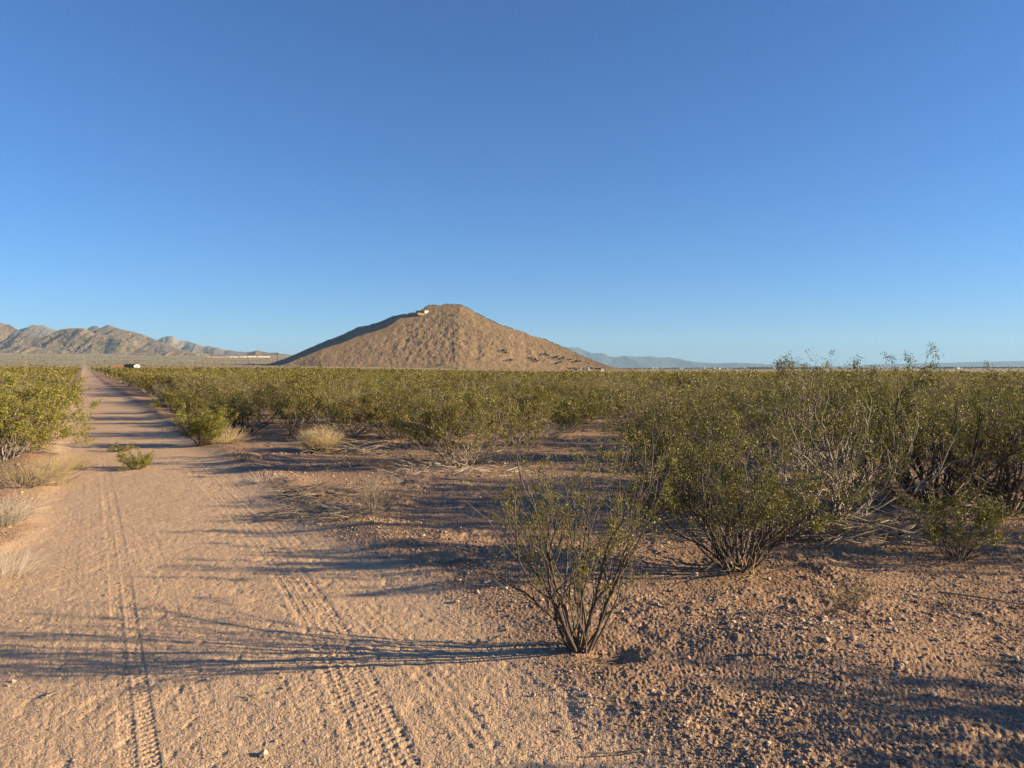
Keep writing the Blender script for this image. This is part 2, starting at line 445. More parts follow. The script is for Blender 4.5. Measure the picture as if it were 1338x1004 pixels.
ridge_mesh('hill', np.arange(318, 850, .55), [(318, 1300), (420, 1255), (600, HILL_Y0), (850, 1290)], HILLP, HILL_COT, M['hill'], 1.0, 13, prof2=HILLL, extra=190, seed=3, rows=(190, 26, 40), base_y=HILL_BY,
           label='tall brown rocky pyramid shaped hill in the middle distance with a dark left flank', gully=(.7, 90), conc=1.12)
def hill_depth(px, py):
    Yb = float(np.interp(px, [318, 420, 600, 850], [1300, 1255, HILL_Y0, 1290]))
    low = float(np.interp(px, *zip(*HILLL)))
    H2 = (HILL_BY-low)/F*Yb; Y2 = Yb+H2*HILL_COT
    z0 = CAMH+(YH-HILL_BY)/F*Yb-4; z2 = CAMH+(YH-low)/F*Y2
    lo, hi = 0., 1.
    for _ in range(40):
        t = (lo+hi)/2; Y = Yb+(Y2-Yb)*t; z = z0+(z2-z0)*t**1.12
        if YH-(z-CAMH)/Y*F > py: lo = t
        else: hi = t
    t = (lo+hi)/2; Y = Yb+(Y2-Yb)*t
    return (px-CX)/F*Y, Y, z0+(z2-z0)*t**1.12

mA = mat_hill('mountain_rock', (.15, .118, .082), (.20, .152, .105), (.07, .062, .042), (.30, .235, .17), .05, .0025, .4, (25, 120))
mB = mat_hill('far_mountain_rock', (.15, .13, .105), (.20, .165, .13), (.075, .07, .055), (.28, .235, .19), .03, .0016, .3)
ridge_mesh('mountain', np.arange(185, 400, .6), 8200, [(185, 462), (205, 446), (213, 441.5), (220, 440), (227, 441.5), (234, 446), (245, 446), (250, 448), (258, 450.5), (266, 453.5), (272, 452.5), (282, 456), (295, 458), (310, 460), (322, 460.5), (332, 459.5), (345, 461), (360, 462), (400, 466)], 1.9, mB, 55, 900, seed=31, rows=(60, 4, 20), base_y=470, label='bluish ridge descending rightwards behind the boulder strewn hills', gully=(40, 500))
ridge_mesh('mountain', np.arange(20, 130, .5), 7200, [(20, 436), (28, 431), (45, 430), (60, 430.5), (73, 433.5), (85, 436), (110, 436), (118, 430.5), (122, 429.3), (130, 430), (140, 436)], 1.7, mB, 45, 700, seed=37, rows=(60, 4, 20), base_y=460, label='dark ridge peeking between the two leftmost mountain slopes', gully=(40, 450))
ridge_mesh('mountain', np.arange(95, 300, .45), 5600, [(95, 450), (110, 440), (120, 436), (128, 431), (135, 428.5), (142, 425.3), (150, 428.5), (160, 431.5), (175, 434.5), (188, 438), (198, 442), (212, 448), (230, 455), (250, 461), (275, 465), (300, 468)], 2.0, mA, 34, 520, seed=41, rows=(100, 4, 20), base_y=468, label='pointed grey brown mountain above the far end of the dirt road', gully=(20, 330))
ridge_mesh('mountain', np.arange(-60, 95, .45), 5200, [(-60, 418), (-30, 417), (-10, 420), (0, 421.5), (6, 424.5), (14, 425), (20, 429), (28, 433.5), (40, 437), (55, 441), (70, 446), (95, 456)], 2.0, mA, 30, 480, seed=43, rows=(100, 4, 20), base_y=467, label='grey brown mountain slope cut by the left edge of the photo', gully=(18, 300))
ridge_mesh('mountain', np.arange(25, 200, .42), 4400, [(25, 460), (38, 451), (48, 446), (60, 441), (74, 435), (80, 432), (90, 430.2), (100, 429.8), (111, 430.5), (118, 434), (124, 437), (135, 437), (146, 439), (160, 446), (175, 452), (200, 460)], 2.2, mA, 30, 380, seed=47, rows=(110, 4, 20), base_y=468, label='rounded boulder strewn mountain in front of the pointed one', gully=(14, 240))
mF = mat_hill('foothill_rock', (.16, .13, .09), (.21, .165, .115), (.07, .062, .045), (.29, .235, .17), .06, .003, .3)
for k, (x0, x1, yy, prof, lab) in enumerate([
    (180, 300, 3900, [(180, 472), (195, 466), (205, 460), (215, 458), (225, 459.5), (240, 464), (262, 468), (300, 473)], 'low dark knoll at the foot of the mountains'),
    (-60, 405, 3850, [(-60, 466), (40, 464), (90, 462.5), (130, 463.5), (200, 461.5), (240, 462), (275, 463.5), (320, 465.5), (350, 466), (372, 468.5), (405, 472)], 'long low brown slope along the foot of the left mountains'),
    (255, 330, 3600, [(255, 473), (270, 470.5), (280, 466.5), (286, 468), (300, 470.5), (330, 474)], 'tiny dark knoll directly above the orange freight cars'),
    (308, 400, 4600, [(308, 466), (325, 462.5), (338, 459), (345, 460), (352, 461.5), (362, 461), (372, 465), (400, 470)], 'small brown hill just left of the pyramid shaped hill'),
    (-20, 130, 3900, [(-20, 462), (10, 455), (30, 452), (60, 456), (90, 459), (130, 467)], 'low brown foothill at the left under the mountains')]):
    ridge_mesh('foothill', np.arange(x0, x1, .5), yy, prof, (9 if x1-x0 > 300 else 3.2), mF, 9, 160, seed=60+k, rows=(50, 4, 14), base_y=471, label=lab, gully=(6, 110))
M['blue'] = mat_hill('distant_range', (.06, .06, .06), (.08, .08, .075), (.04, .04, .04), (.10, .10, .095), .006, .0006, .3)
ridge_mesh('mountain_range', np.arange(690, 1120, 1.0), 19500, [(690, 470), (715, 462), (735, 456), (745, 455), (757, 455.5), (765, 459), (776, 462.5), (787, 462), (795, 466), (805, 467), (815, 465.5), (830, 466.5), (850, 466), (862, 468), (872, 467), (885, 469), (897, 472), (915, 474), (940, 475.5), (985, 477), (1012, 477), (1022, 474.5), (1030, 472.5), (1037, 472), (1045, 475), (1056, 478), (1120, 480)], 2.2, M['blue'], 90, 2200, seed=71, rows=(50, 4, 14), base_y=483, label='long blue hazy mountain range on the horizon right of the hill', gully=(110, 1500))
ridge_mesh('mountain_range', np.arange(1090, 1480, 1.5), 20000, [(1090, 479), (1130, 477), (1180, 475.5), (1230, 474.5), (1280, 473), (1338, 472), (1480, 471)], 3.0, M['blue'], 50, 3000, seed=77, rows=(36, 4, 14), base_y=483, label='low pale blue ridge on the horizon behind the rightmost bushes')

# ------------------------------------------------------------------ shrubs
class Plant:
    def __init__(s): s.poly = []; s.tips = []
def grow(seed, H=1.4, nst=22, lean=(8, 50), maxlvl=3, r0=.011, pb=.42, wig=.16, up=.05, base=.10, lean_bias=(0, 0), seg=.085, flat=1.0, leafz=.3, ang=(18, 48), norm=True):
    R = random.Random(seed); P = Plant()
    def nrm(v):
        l = math.sqrt(v[0]**2+v[1]**2+v[2]**2)+1e-9; return (v[0]/l, v[1]/l, v[2]/l)
    def br(p, d, length, r, lvl):
        n = max(2, int(length/seg)); pts = [p]; rad = [r]
        for i in range(n):
            w = wig*(1+.35*lvl)
            d = nrm((d[0]+R.gauss(0, w), d[1]+R.gauss(0, w), d[2]+R.gauss(0, w)+up))
            sl = length/n
            p = (p[0]+d[0]*sl, p[1]+d[1]*sl, max(.015, p[2]+d[2]*sl*flat)); pts.append(p)
            rr = r*(1-.72*(i+1)/n); rad.append(max(rr, .0011))
            if lvl < maxlvl and i >= (1 if lvl == 0 else 0) and i < n-0 and R.random() < pb*(1.25 if lvl == 0 else 1.0):
                a = math.radians(R.uniform(*ang)); ph = R.uniform(0, 2*math.pi)
                ax = nrm((math.cos(ph), math.sin(ph), R.uniform(-.3, .5)))
                cd = nrm((d[0]*math.cos(a)+ax[0]*math.sin(a), d[1]*math.cos(a)+ax[1]*math.sin(a), d[2]*math.cos(a)+ax[2]*math.sin(a)*.7+.08))
                br(p, cd, max(seg*1.5, length*(1-.6*i/n)*R.uniform(.42, .75)), max(rr*.72, .0014), lvl+1)
        P.poly.append((pts, rad, lvl))
    for k in range(nst):
        ph = 2*math.pi*(k+R.uniform(-.4, .4))/nst*2.0
        a = math.radians(lean[0]+(lean[1]-lean[0])*R.random()**.8)
        d = (math.sin(a)*math.cos(ph)+lean_bias[0], math.sin(a)*math.sin(ph)+lean_bias[1], math.cos(a))
        b = base*R.uniform(.2, 1)
        br((b*math.cos(ph), b*math.sin(ph), -.02), nrm(d), H*R.uniform(.72, 1.1)/max(.55, math.cos(a))**.35, r0*R.uniform(.6, 1.15), 0)
    zs = sorted(p[2] for q in P.poly for p in q[0]); k = H/max(zs[int(len(zs)*.993)], .01)
    if norm:
        P.poly = [([(x*k, y*k, z*k) for x, y, z in p], r, l) for p, r, l in P.poly]
    return P
def tubes(P, minr=0.0, sides=None):
    Vs, Fs = [], []; off = 0
    for pts, rad, lvl in P.poly:
        p = np.array(pts); r = np.maximum(np.array(rad), minr); n = len(p)
        k = (5 if lvl == 0 else 3) if sides is None else sides
        t = np.gradient(p, axis=0); t /= np.linalg.norm(t, axis=1)[:, None]+1e-9
        ref = np.array([.31, .17, .12]); a = np.cross(t, ref); a /= np.linalg.norm(a, axis=1)[:, None]+1e-9
        b = np.cross(t, a); th = np.arange(k)*2*math.pi/k
        ring = p[:, None, :]+r[:, None, None]*(a[:, None, :]*np.cos(th)[None, :, None]+b[:, None, :]*np.sin(th)[None, :, None])
        Vs.append(ring.reshape(-1, 3))
        i = np.arange(n-1)[:, None]*k; j = np.arange(k)[None, :]; j2 = (j+1) % k
        Fs.append(np.stack([i+j, i+j2, i+k+j2, i+k+j], -1).reshape(-1, 4)+off); off += n*k
    return np.vstack(Vs), np.vstack(Fs)
def leaves(P, seed, count, size, minlvl=2, zmin=0.0, spread=.014, tipbias=.6, aspect=.5, zsoft=.25, droop=0):
    rng = np.random.default_rng(seed)
    A, B, W, C = [], [], [], []
    for ci, (pts, rad, lvl) in enumerate(P.poly):
        if lvl < minlvl: continue
        p = np.array(pts); n = len(p)
        dens = (.06 if rng.random() < .3 else .3+1.5*rng.random()**1.5)                # some twigs nearly bare, some thick
        for i in range(n-1):
            if p[i, 2] < zmin+zsoft*rng.random(): continue
            A.append(p[i]); B.append(p[i+1]); W.append(np.linalg.norm(p[i+1]-p[i])*(1-tipbias+tipbias*(i+1)/(n-1))*dens); C.append(rng.random())
    A, B, W, C = map(np.array, (A, B, W, C)); W = W/W.sum()
    nc = max(8, count//7); kc = rng.choice(len(A), nc, p=W); tc_ = rng.random(nc); sel = rng.integers(0, nc, count)
    k = kc[sel]; t = np.clip(tc_[sel]+rng.normal(0, .08, count), 0, 1)[:, None]; jit = rng.normal(0, spread*.55, (nc, 3))
    c = A[k]*(1-t)+B[k]*t+jit[sel]+rng.normal(0, spread*.6, (count, 3)); c[:, 2] = np.maximum(c[:, 2], .01)
    d = (B[k]-A[k]); d /= np.linalg.norm(d, axis=1)[:, None]+1e-9
    u = d*.55+rng.normal(0, .7, (count, 3)); u[:, 2] += .15-droop; u /= np.linalg.norm(u, axis=1)[:, None]
    v = np.cross(u, rng.normal(0, 1, (count, 3))); v /= np.linalg.norm(v, axis=1)[:, None]
    s = (size*rng.uniform(.6, 1.35, count))[:, None]
    V = np.stack([c-u*s*.5, c+v*s*aspect*.5, c+u*s*.5, c-v*s*aspect*.5], 1).reshape(-1, 3)
    Fq = np.arange(count*4).reshape(-1, 4)
    tint = np.clip(C[k]*.7+rng.random(count)*.35-.02, 0, 1)
    return V, Fq, np.repeat(tint, 4)

def mk_plant(name, P, leafspec, seed, barkm='bark', leafm='leaf', minr=0.0, sides=None, bname='branches'):
    """returns (branches mesh, foliage mesh)"""
    V, Fq = tubes(P, minr, sides)
    mb = make_mesh(bname, V, [Fq], [M[barkm]], smooth=True)
    ml = None
    if leafspec:
        V, Fq, t = leaves(P, seed, **leafspec)
        ml = make_mesh('foliage', V, [Fq], [M[leafm]], attrs={'tint': t})
    return mb, ml
def put(name, meshes, x, y, label, cat, rz=0.0, sc=1.0, group=None, zoff=0.0, scz=None):
    e = empty(name, (x, y, zt(x, y)-.01+zoff), rz); e.scale = (sc, sc, scz or sc)
    tag(e, label, cat, group)
    link('branches', meshes[0], e)
    if meshes[1]: link('foliage', meshes[1], e)
    return e

# --- foreground creosote bushes, each its own shape
def hero(px, py, label, P, spec, seed, rz=0, sc=1.0, name='creosote_bush', cat='bush', dead=0, **kw):
    x, y = at(px, py)
    e = put(name, mk_plant(name, P, spec, seed, **kw), x, y, label, cat, rz, sc)
    if dead:                                            # low bleached leafless limbs
        D = grow(seed+900, H=.95, nst=dead, lean=(40, 84), maxlvl=2, r0=.014, pb=.34, wig=.24, up=.02, base=.2, seg=.12)
        V, Fq = tubes(D); o = link('dead_branches', make_mesh('dead_branches', V, [Fq], [M['dead_limb']], smooth=True), e); o['label'] = 'bleached leafless lower branches'
    return e

hero(757, 852, 'sparse creosote bush with bare dark stems at the road edge, nearest to the viewer',
     grow(936, H=1.36, nst=18, lean=(2, 38), maxlvl=3, r0=.0098, pb=.36, wig=.13, up=.06, base=.085, seg=.10, ang=(15, 40)),
     dict(count=7800, size=.0140, minlvl=2, zmin=.22, spread=.022, tipbias=.75, zsoft=.4), 1, barkm='bark', leafm='leaf')
hero(965, 745, 'dense olive creosote bush with a fan of grey stems, right of the sparse nearest bush',
     grow(102, H=1.24, nst=30, lean=(8, 60), maxlvl=3, r0=.012, pb=.42, wig=.13, base=.12, seg=.10),
     dict(count=30000, size=.0165, minlvl=2, zmin=.30, spread=.028, zsoft=.2), 2, leafm='leaf_near')
hero(1085, 686, 'big creosote bush with low sprawling bare grey branches behind the second nearest bush',
     grow(103, H=1.70, nst=30, lean=(5, 80), maxlvl=3, r0=.019, pb=.36, wig=.19, base=.22, seg=.13, up=.05),
     dict(count=23000, size=.020, minlvl=2, zmin=.62, spread=.035, zsoft=.4), 3, leafm='leaf_near', dead=12, barkm='bark_pale')
hero(1222, 662, 'tallest creosote bush at the right, thick dark trunks and a top twig above the horizon',
     grow(104, H=1.66, nst=26, lean=(2, 72), maxlvl=3, r0=.024, pb=.36, wig=.18, base=.20, seg=.13, up=.07),
     dict(count=22000, size=.021, minlvl=2, zmin=.62, spread=.035, zsoft=.4), 4, leafm='leaf_near', dead=11, barkm='bark', rz=1.0)
hero(1255, 727, 'low olive creosote bush in front of the tallest bush near the right edge',
     grow(105, H=.66, nst=18, lean=(10, 68), maxlvl=3, r0=.007, pb=.42, wig=.16, base=.06, seg=.07),
     dict(count=9000, size=.017, minlvl=1, zmin=.08, spread=.025), 5, leafm='leaf_near')
hero(1100, 812, 'tiny sparse creosote seedling alone on bare gravel at the lower right',
     grow(106, H=.25, nst=12, lean=(8, 60), maxlvl=2, r0=.0022, pb=.45, wig=.16, base=.02, seg=.035),
     dict(count=900, size=.009, minlvl=1, zmin=.04, spread=.008, zsoft=.05), 6)
hero(882, 662, 'shaded creosote bush just behind and left of the second nearest bush',
     grow(107, H=1.38, nst=24, lean=(8, 62), maxlvl=3, r0=.014, pb=.38, wig=.17, base=.16, seg=.12),
     dict(count=13000, size=.020, minlvl=2, zmin=.38, spread=.032), 7, leafm='leaf_near', dead=6, rz=2)
hero(1320, 668, 'creosote bush with branches spreading leftwards, cut by the right edge of the photo',
     grow(108, H=1.5, nst=24, lean=(6, 74), maxlvl=3, r0=.018, pb=.38, wig=.17, base=.16, seg=.12),
     dict(count=15000, size=.021, minlvl=2, zmin=.45, spread=.032), 8, leafm='leaf_near', dead=10, rz=.5)
hero(1000, 640, 'creosote bush with pale twigs reaching the horizon behind the dense second nearest bush',
     grow(109, H=1.6, nst=22, lean=(3, 48), maxlvl=3, r0=.017, pb=.38, wig=.17, base=.14, seg=.13),
     dict(count=12000, size=.022, minlvl=2, zmin=.5, spread=.035), 9, leafm='leaf_near', rz=.9, barkm='bark_pale')
hero(1140, 636, 'dense creosote bush between the sprawling bush and the tallest bush, a little behind both',
     grow(110, H=1.6, nst=26, lean=(5, 55), maxlvl=3, r0=.016, pb=.40, wig=.17, base=.16, seg=.13),
     dict(count=15000, size=.022, minlvl=2, zmin=.5, spread=.035), 10, leafm='leaf_near', dead=6, barkm='bark_pale', rz=.2)
hero(598, 606, 'wide creosote bush with tangled grey lower branches left of centre, beyond the bare clearing',
     grow(111, H=1.42, nst=34, lean=(8, 78), maxlvl=3, r0=.015, pb=.42, wig=.17, base=.3, seg=.13),
     dict(count=26000, size=.030, minlvl=2, zmin=.35, spread=.04), 11, barkm='bark_pale')
hero(515, 574, 'dark olive creosote bush directly left of the wide one beyond the clearing',
     grow(112, H=1.32, nst=28, lean=(8, 64), maxlvl=3, r0=.014, pb=.42, wig=.17, base=.22, seg=.13),
     dict(count=20000, size=.032, minlvl=2, zmin=.2, spread=.04), 12)
hero(675, 584, 'olive creosote bush with bleached twigs directly right of the wide one beyond the clearing',
     grow(113, H=1.36, nst=26, lean=(8, 60), maxlvl=3, r0=.014, pb=.40, wig=.17, base=.22, seg=.13),
     dict(count=15000, size=.032, minlvl=2, zmin=.3, spread=.04), 13, barkm='bark_pale')
hero(448, 571, 'half dead creosote bush with arching grey branches behind the round straw coloured shrub',
     grow(114, H=1.2, nst=30, lean=(25, 84), maxlvl=3, r0=.014, pb=.40, wig=.15, up=-.02, base=.35, seg=.12),
     dict(count=8000, size=.032, minlvl=2, zmin=.42, spread=.05), 14, barkm='bark_pale')
hero(4, 606, 'large bright green bush overhanging the left verge of the dirt road',
     grow(115, H=1.62, nst=34, lean=(6, 62), maxlvl=3, r0=.015, pb=.44, wig=.16, base=.25, seg=.13),
     dict(count=32000, size=.036, minlvl=2, zmin=.12, spread=.05), 15, leafm='leaf_bright', barkm='bark_pale')
hero(-45, 575, 'tall olive bush behind the bright green one, cut by the left edge of the photo',
     grow(116, H=1.75, nst=26, lean=(6, 50), maxlvl=3, r0=.015, pb=.42, wig=.16, base=.25, seg=.13),
     dict(count=18000, size=.036, minlvl=2, zmin=.1, spread=.045), 16, leafm='leaf_bright')
hero(66, 556, 'green bush leaning over the left road edge just beyond the large bright one',
     grow(117, H=1.25, nst=26, lean=(8, 60), maxlvl=3, r0=.012, pb=.42, wig=.16, base=.2, seg=.12),
     dict(count=13000, size=.036, minlvl=2, zmin=.05, spread=.045), 17, leafm='leaf_bright', barkm='bark_pale')
hero(265, 582, 'compact round bright green bush on the right verge of the dirt road',
     grow(118, H=.86, nst=40, lean=(4, 50), maxlvl=3, r0=.007, pb=.42, wig=.12, base=.16, seg=.09),
     dict(count=16000, size=.028, minlvl=1, zmin=.02, spread=.03), 18, leafm='leaf_bright')
hero(178, 611, 'small bright green shrub growing in the middle of the dirt road, the nearer of two',
     grow(119, H=.34, nst=30, lean=(10, 72), maxlvl=2, r0=.004, pb=.42, wig=.12, base=.10, seg=.06),
     dict(count=5200, size=.020, minlvl=0, zmin=.0, spread=.02, zsoft=.05), 19, leafm='leaf_bright', name='green_shrub', cat='shrub')
hero(158, 588, 'small flat olive shrub in the middle of the dirt road, the farther of two',
     grow(120, H=.19, nst=24, lean=(15, 78), maxlvl=2, r0=.003, pb=.42, wig=.12, base=.12, seg=.05),
     dict(count=2600, size=.020, minlvl=0, zmin=.0, spread=.02, zsoft=.02), 20, leafm='leaf_pale', name='green_shrub', cat='shrub')
hero(316, 606, 'tiny olive weed at the right road edge below the round green bush',
     grow(121, H=.24, nst=14, lean=(5, 55), maxlvl=2, r0=.002, pb=.42, wig=.12, base=.05, seg=.05),
     dict(count=900, size=.014, minlvl=0, zmin=.0, spread=.012, zsoft=.02), 21, leafm='leaf_pale', name='green_shrub', cat='shrub')
# off frame to the right: its shadow falls across the lower right gravel
for k, (x, y, s, H) in enumerate([(5.3, 2.75, 131, 1.35), (7.6, 6.6, 133, 1.5)]):
    put('creosote_bush', mk_plant('b', grow(s, H=H, nst=24, lean=(8, 55), maxlvl=3, r0=.012, pb=.4, base=.15, seg=.12), dict(count=13000, size=.03, minlvl=2, zmin=.2, spread=.035), s),
        x, y, 'creosote bush standing just outside the right edge, shading the gravel', 'bush', group='bushes just outside the right edge')

# --- dry grasses, dead shrubs, brush
def tuft(seed, n, H, lean, r=.0016, base=.1, wig=.08, seg=.07, up=-.03, lvl=0, pb=0):
    return grow(seed, H=H, nst=n, lean=lean, maxlvl=lvl, r0=r, pb=pb, wig=wig, up=up, base=base, seg=seg)
def tuft_mesh(P, m, k=3, minr=0):
    V, Fq = tubes(P, minr, k); t = np.random.default_rng(len(V)).random(len(P.poly))
    tt = np.concatenate([np.full(len(p[0])*k, t[i]) for i, p in enumerate(P.poly)])
    return make_mesh('stems', V, [Fq], [M[m]], attrs={'tint': tt})
def dry(px, py, name, cat, label, P, m='straw', group=None, minr=0):
    x, y = at(px, py); o = link(name, tuft_mesh(P, m, minr=minr), None, (x, y, zt(x, y)-.005))
    return tag(o, label, cat, group)
dry(417, 590, 'dry_shrub', 'dry shrub', 'round straw coloured dry shrub in front of the half dead creosote bush', tuft(201, 560, .50, (3, 46), .0038, .17, .1, lvl=1, pb=.3), 'straw')
dry(291, 580, 'dry_grass_clump', 'grass clump', 'straw coloured grass clump against the right side of the round green bush', tuft(202, 420, .42, (5, 75), .0035, .2), 'straw')
dry(42, 634, 'dry_grass_clump', 'grass clump', 'yellowish grass clump under the large bright green bush', tuft(203, 420, .34, (5, 62), .003, .42), 'verge')
dry(85, 612, 'dry_grass_clump', 'grass clump', 'smaller yellow grass clump at the road edge under the bright green bush', tuft(204, 200, .26, (5, 62), .003, .24), 'verge')
dry(-4, 690, 'dry_grass_clump', 'grass clump', 'silvery dry clump cut by the left edge beside the road, the farther of two', tuft(205, 420, .30, (5, 60), .0026, .22, lvl=1, pb=.25), 'silver')
dry(-14, 752, 'dry_grass_clump', 'grass clump', 'silvery dry clump cut by the left edge beside the road, the nearer of two', tuft(206, 260, .2, (5, 62), .002, .22), 'silver')
dry(28, 642, 'dead_shrub', 'dead shrub', 'dark leafless twiggy shrub at the foot of the yellow grass on the left', tuft(207, 34, .5, (45, 88), .007, .15, .15, lvl=2, pb=.4, up=.05), 'deadwood')
dry(487, 676, 'dead_shrub', 'dead shrub', 'grey leafless upright twiggy shrub in the bare clearing', tuft(208, 90, .42, (3, 48), .0024, .10, .10, lvl=2, pb=.28, up=.0), 'deadwood')
dry(470, 608, 'dead_shrub', 'dead shrub', 'small brown leafless shrub at the edge of the clearing under the dark olive bush', tuft(209, 50, .36, (5, 60), .003, .10, .12, lvl=2, pb=.3), 'deadwood')
dry(345, 631, 'dry_grass_clump', 'grass clump', 'small pale flattened grass clump at the right road edge', tuft(210, 80, .16, (25, 80), .003, .10), 'silver')
dry(706, 575, 'dry_grass_clump', 'grass clump', 'pale straw tuft behind the sparse nearest bush across the clearing', tuft(211, 200, .42, (10, 70), .004, .2), 'straw')
dry(986, 747, 'dry_stalks', 'dry stalks', 'pale bent straw stalks at the foot of the dense second nearest bush',
    grow(212, H=.34, nst=9, lean=(10, 80), maxlvl=1, r0=.0055, pb=.25, wig=.2, up=-.06, base=.06, seg=.07, lean_bias=(.1, -.25)), 'straw')
def pile(seed, n, rx, ry, h, rad=.006, ln=(.2, .5)):
    R = random.Random(seed); P = Plant()
    for k in range(n):
        a = R.uniform(0, 2*math.pi); q = math.sqrt(R.random()); x, y = q*rx*math.cos(a), q*ry*math.sin(a)
        z = max(.01, h*(1-q)*R.random()); d = R.uniform(-.7, .7)+(math.pi if R.random() < .5 else 0); l = R.uniform(*ln); pts = []
        sl = R.uniform(-.12, .35)
        for i in range(6):
            pts.append((x, y, max(.004, z))); x += math.cos(d)*l/5; y += math.sin(d)*l/5; z += sl*l/5; d += R.gauss(0, .25); sl += R.gauss(-.05, .12)
        r = rad*R.uniform(.4, 1.2); P.poly.append((pts, [r*(1-.13*i) for i in range(6)], 1))
    return P
dry(408, 652, 'brush_pile', 'brush pile', 'low grey pile of dead twigs in the clearing, the farther of two', pile(301, 150, .48, .35, .16, .005), 'deadwood')
dry(398, 676, 'brush_pile', 'brush pile', 'low dark pile of dead twigs in the clearing, the nearer of two', pile(302, 130, .52, .22, .12, .005), 'deadwood')
dry(450, 684, 'brush_pile', 'brush pile', 'small dead twig heap against the grey upright twiggy shrub', pile(303, 70, .25, .15, .12, .004), 'deadwood')
dry(610, 620, 'brush_pile', 'brush pile', 'bleached fallen twigs heaped under the wide bush beyond the clearing', pile(304, 90, 1.2, .3, .2, .006, (.2, .5)), 'silver')
dry(1090, 702, 'brush_pile', 'brush pile', 'dark tangle of dead branches under the big sprawling bush', pile(305, 240, 1.1, .38, .25, .008, (.3, .8)), 'deadwood')
dry(1190, 690, 'brush_pile', 'brush pile', 'dead branches strewn in the shade under the tallest bush', pile(306, 150, .7, .35, .2, .007, (.3, .7)), 'deadwood')
dry(1000, 722, 'brush_pile', 'brush pile', 'scattered grey twigs right beside the dense second nearest bush', pile(307, 60, .35, .2, .08, .004, (.15, .4)), 'deadwood')
dry(455, 590, 'brush_pile', 'brush pile', 'dark tangled dead branches under the half dead bush', pile(308, 170, .9, .5, .5, .009, (.4, .9)), 'deadwood')

dry(783, 866, 'brush_pile', 'brush pile', 'few fine dead twigs in the reddish hollow beside the nearest bush', pile(309, 34, .13, .07, .03, .0022, (.05, .16)), 'deadwood')

# fallen twigs lying on the ground
def twig(px, py, length, ang, r, label, m='deadwood', seed=0):
    x, y = at(px, py); R = random.Random(seed+int(px)); pts = []; a = ang; px_, py_ = x-math.cos(a)*length/2, y-math.sin(a)*length/2
    P = Plant()
    for i in range(8):
        pts.append((px_-x, py_-y, r*.8+.004+.012*R.random()+(zt(px_, py_)-zt(x, y))))
        px_ += math.cos(a)*length/7; py_ += math.sin(a)*length/7; a += R.gauss(0, .18)
        if i in (3, 5):
            b = a+R.choice((-1, 1))*.6; l2 = length*.22; q = pts[-1]
            P.poly.append(([q, (q[0]+math.cos(b)*l2*.5, q[1]+math.sin(b)*l2*.5, q[2]+.012), (q[0]+math.cos(b+.2)*l2, q[1]+math.sin(b+.2)*l2, q[2]+.02)], [r*.6, r*.45, r*.25], 1))
    P.poly.append((pts, [r*(1-.09*i) for i in range(8)], 0))
    V, Fq = tubes(P); o = link('fallen_twig', make_mesh('fallen_twig', V, [Fq], [M[m]], smooth=True), None, (x, y, zt(x, y)))
    return tag(o, label, 'twig')
twig(555, 716, .36, .05, .010, 'dark curved stick lying in the bush shadow in the clearing')
twig(608, 741, .34, .02, .009, 'dark forked stick just below the curved stick at the edge of the long shadow')
twig(1292, 776, .62, -.35, .008, 'long dark crooked twig on the gravel near the right edge')
twig(70, 902, .10, .9, .005, 'short stick on the road sand at the lower left', 'bark_pale')
twig(1022, 742, .20, -1.0, .004, 'thin pale twig on the gravel right of the dense second nearest bush', 'silver')
twig(1085, 833, .16, .7, .005, 'short pale bent twig on the gravel below the tiny seedling', 'silver')
twig(575, 766, .22, .03, .004, 'thin dark straight twig at the road edge below the forked stick')
twig(820, 985, .30, -.05, .006, 'dark stick at the lower edge of the photo between road and gravel')
twig(640, 838, .3, .3, .004, 'thin twig left of the sparse nearest bush')
twig(1225, 745, .25, 1.2, .004, 'thin pale curved twig near the low bush at the right edge', 'silver')
twig(330, 905, .08, -.1, .004, 'tiny dark stick on the road sand between the tyre prints')

# ------------------------------------------------------------------ creosote field
rf = random.Random(5)
VAR = []
for k in range(12):
    H = rf.uniform(1.2, 1.42); pale = k % 3 == 0
    lowk = k in (5, 9)
    P = grow(400+k, H=H*(.8 if lowk else 1), nst=rf.randint(18, 26), lean=(6, rf.uniform(48, 68)), maxlvl=2, r0=.013, pb=.55, wig=.17, base=.2, seg=.14)
    VAR.append(mk_plant('v', P, dict(count=1500 if k in (3, 6) else rf.randint(4800, 9000), size=.040, minlvl=1, zmin=.12, spread=.055, tipbias=.5), 500+k,
                        barkm='bark_pale' if pale else 'bark', leafm='leaf_bright' if lowk else 'leaf_pale' if k % 4 == 2 else 'leaf_near' if k in (1, 7) else 'leaf', minr=.0022, sides=3))
placed = [(at(*p), r) for p, r in (((757, 852), 1), ((965, 745), 1.1), ((1085, 686), 1.2), ((1222, 662), 1.3), ((882, 662), 1), ((1320, 668), 1.2), ((1000, 640), .9), ((1140, 636), 1), ((598, 606), 1.5), ((515, 574), 1.2), ((675, 584), 1.3), ((442, 577), 1.3), ((4, 606), 1.6), ((-45, 575), 1.4), ((66, 556), 1.0), ((265, 582), .9), ((421, 586), 1.2))]
placed = [(a[0], a[1], r) for a, r in placed]
CLEAR = [(365, 563, 1.5, 1.4), (395, 548, 2.0, 1.5), (345, 590, 1.6, 1.3), (770, 590, 2.2, 2.0), (395, 518, 2.2, 2.5), (310, 545, .8, 1.0), (640, 575, .6, .6)]
CLEAR = [(*at(a, b), c, d) for a, b, c, d in CLEAR]
cand = []
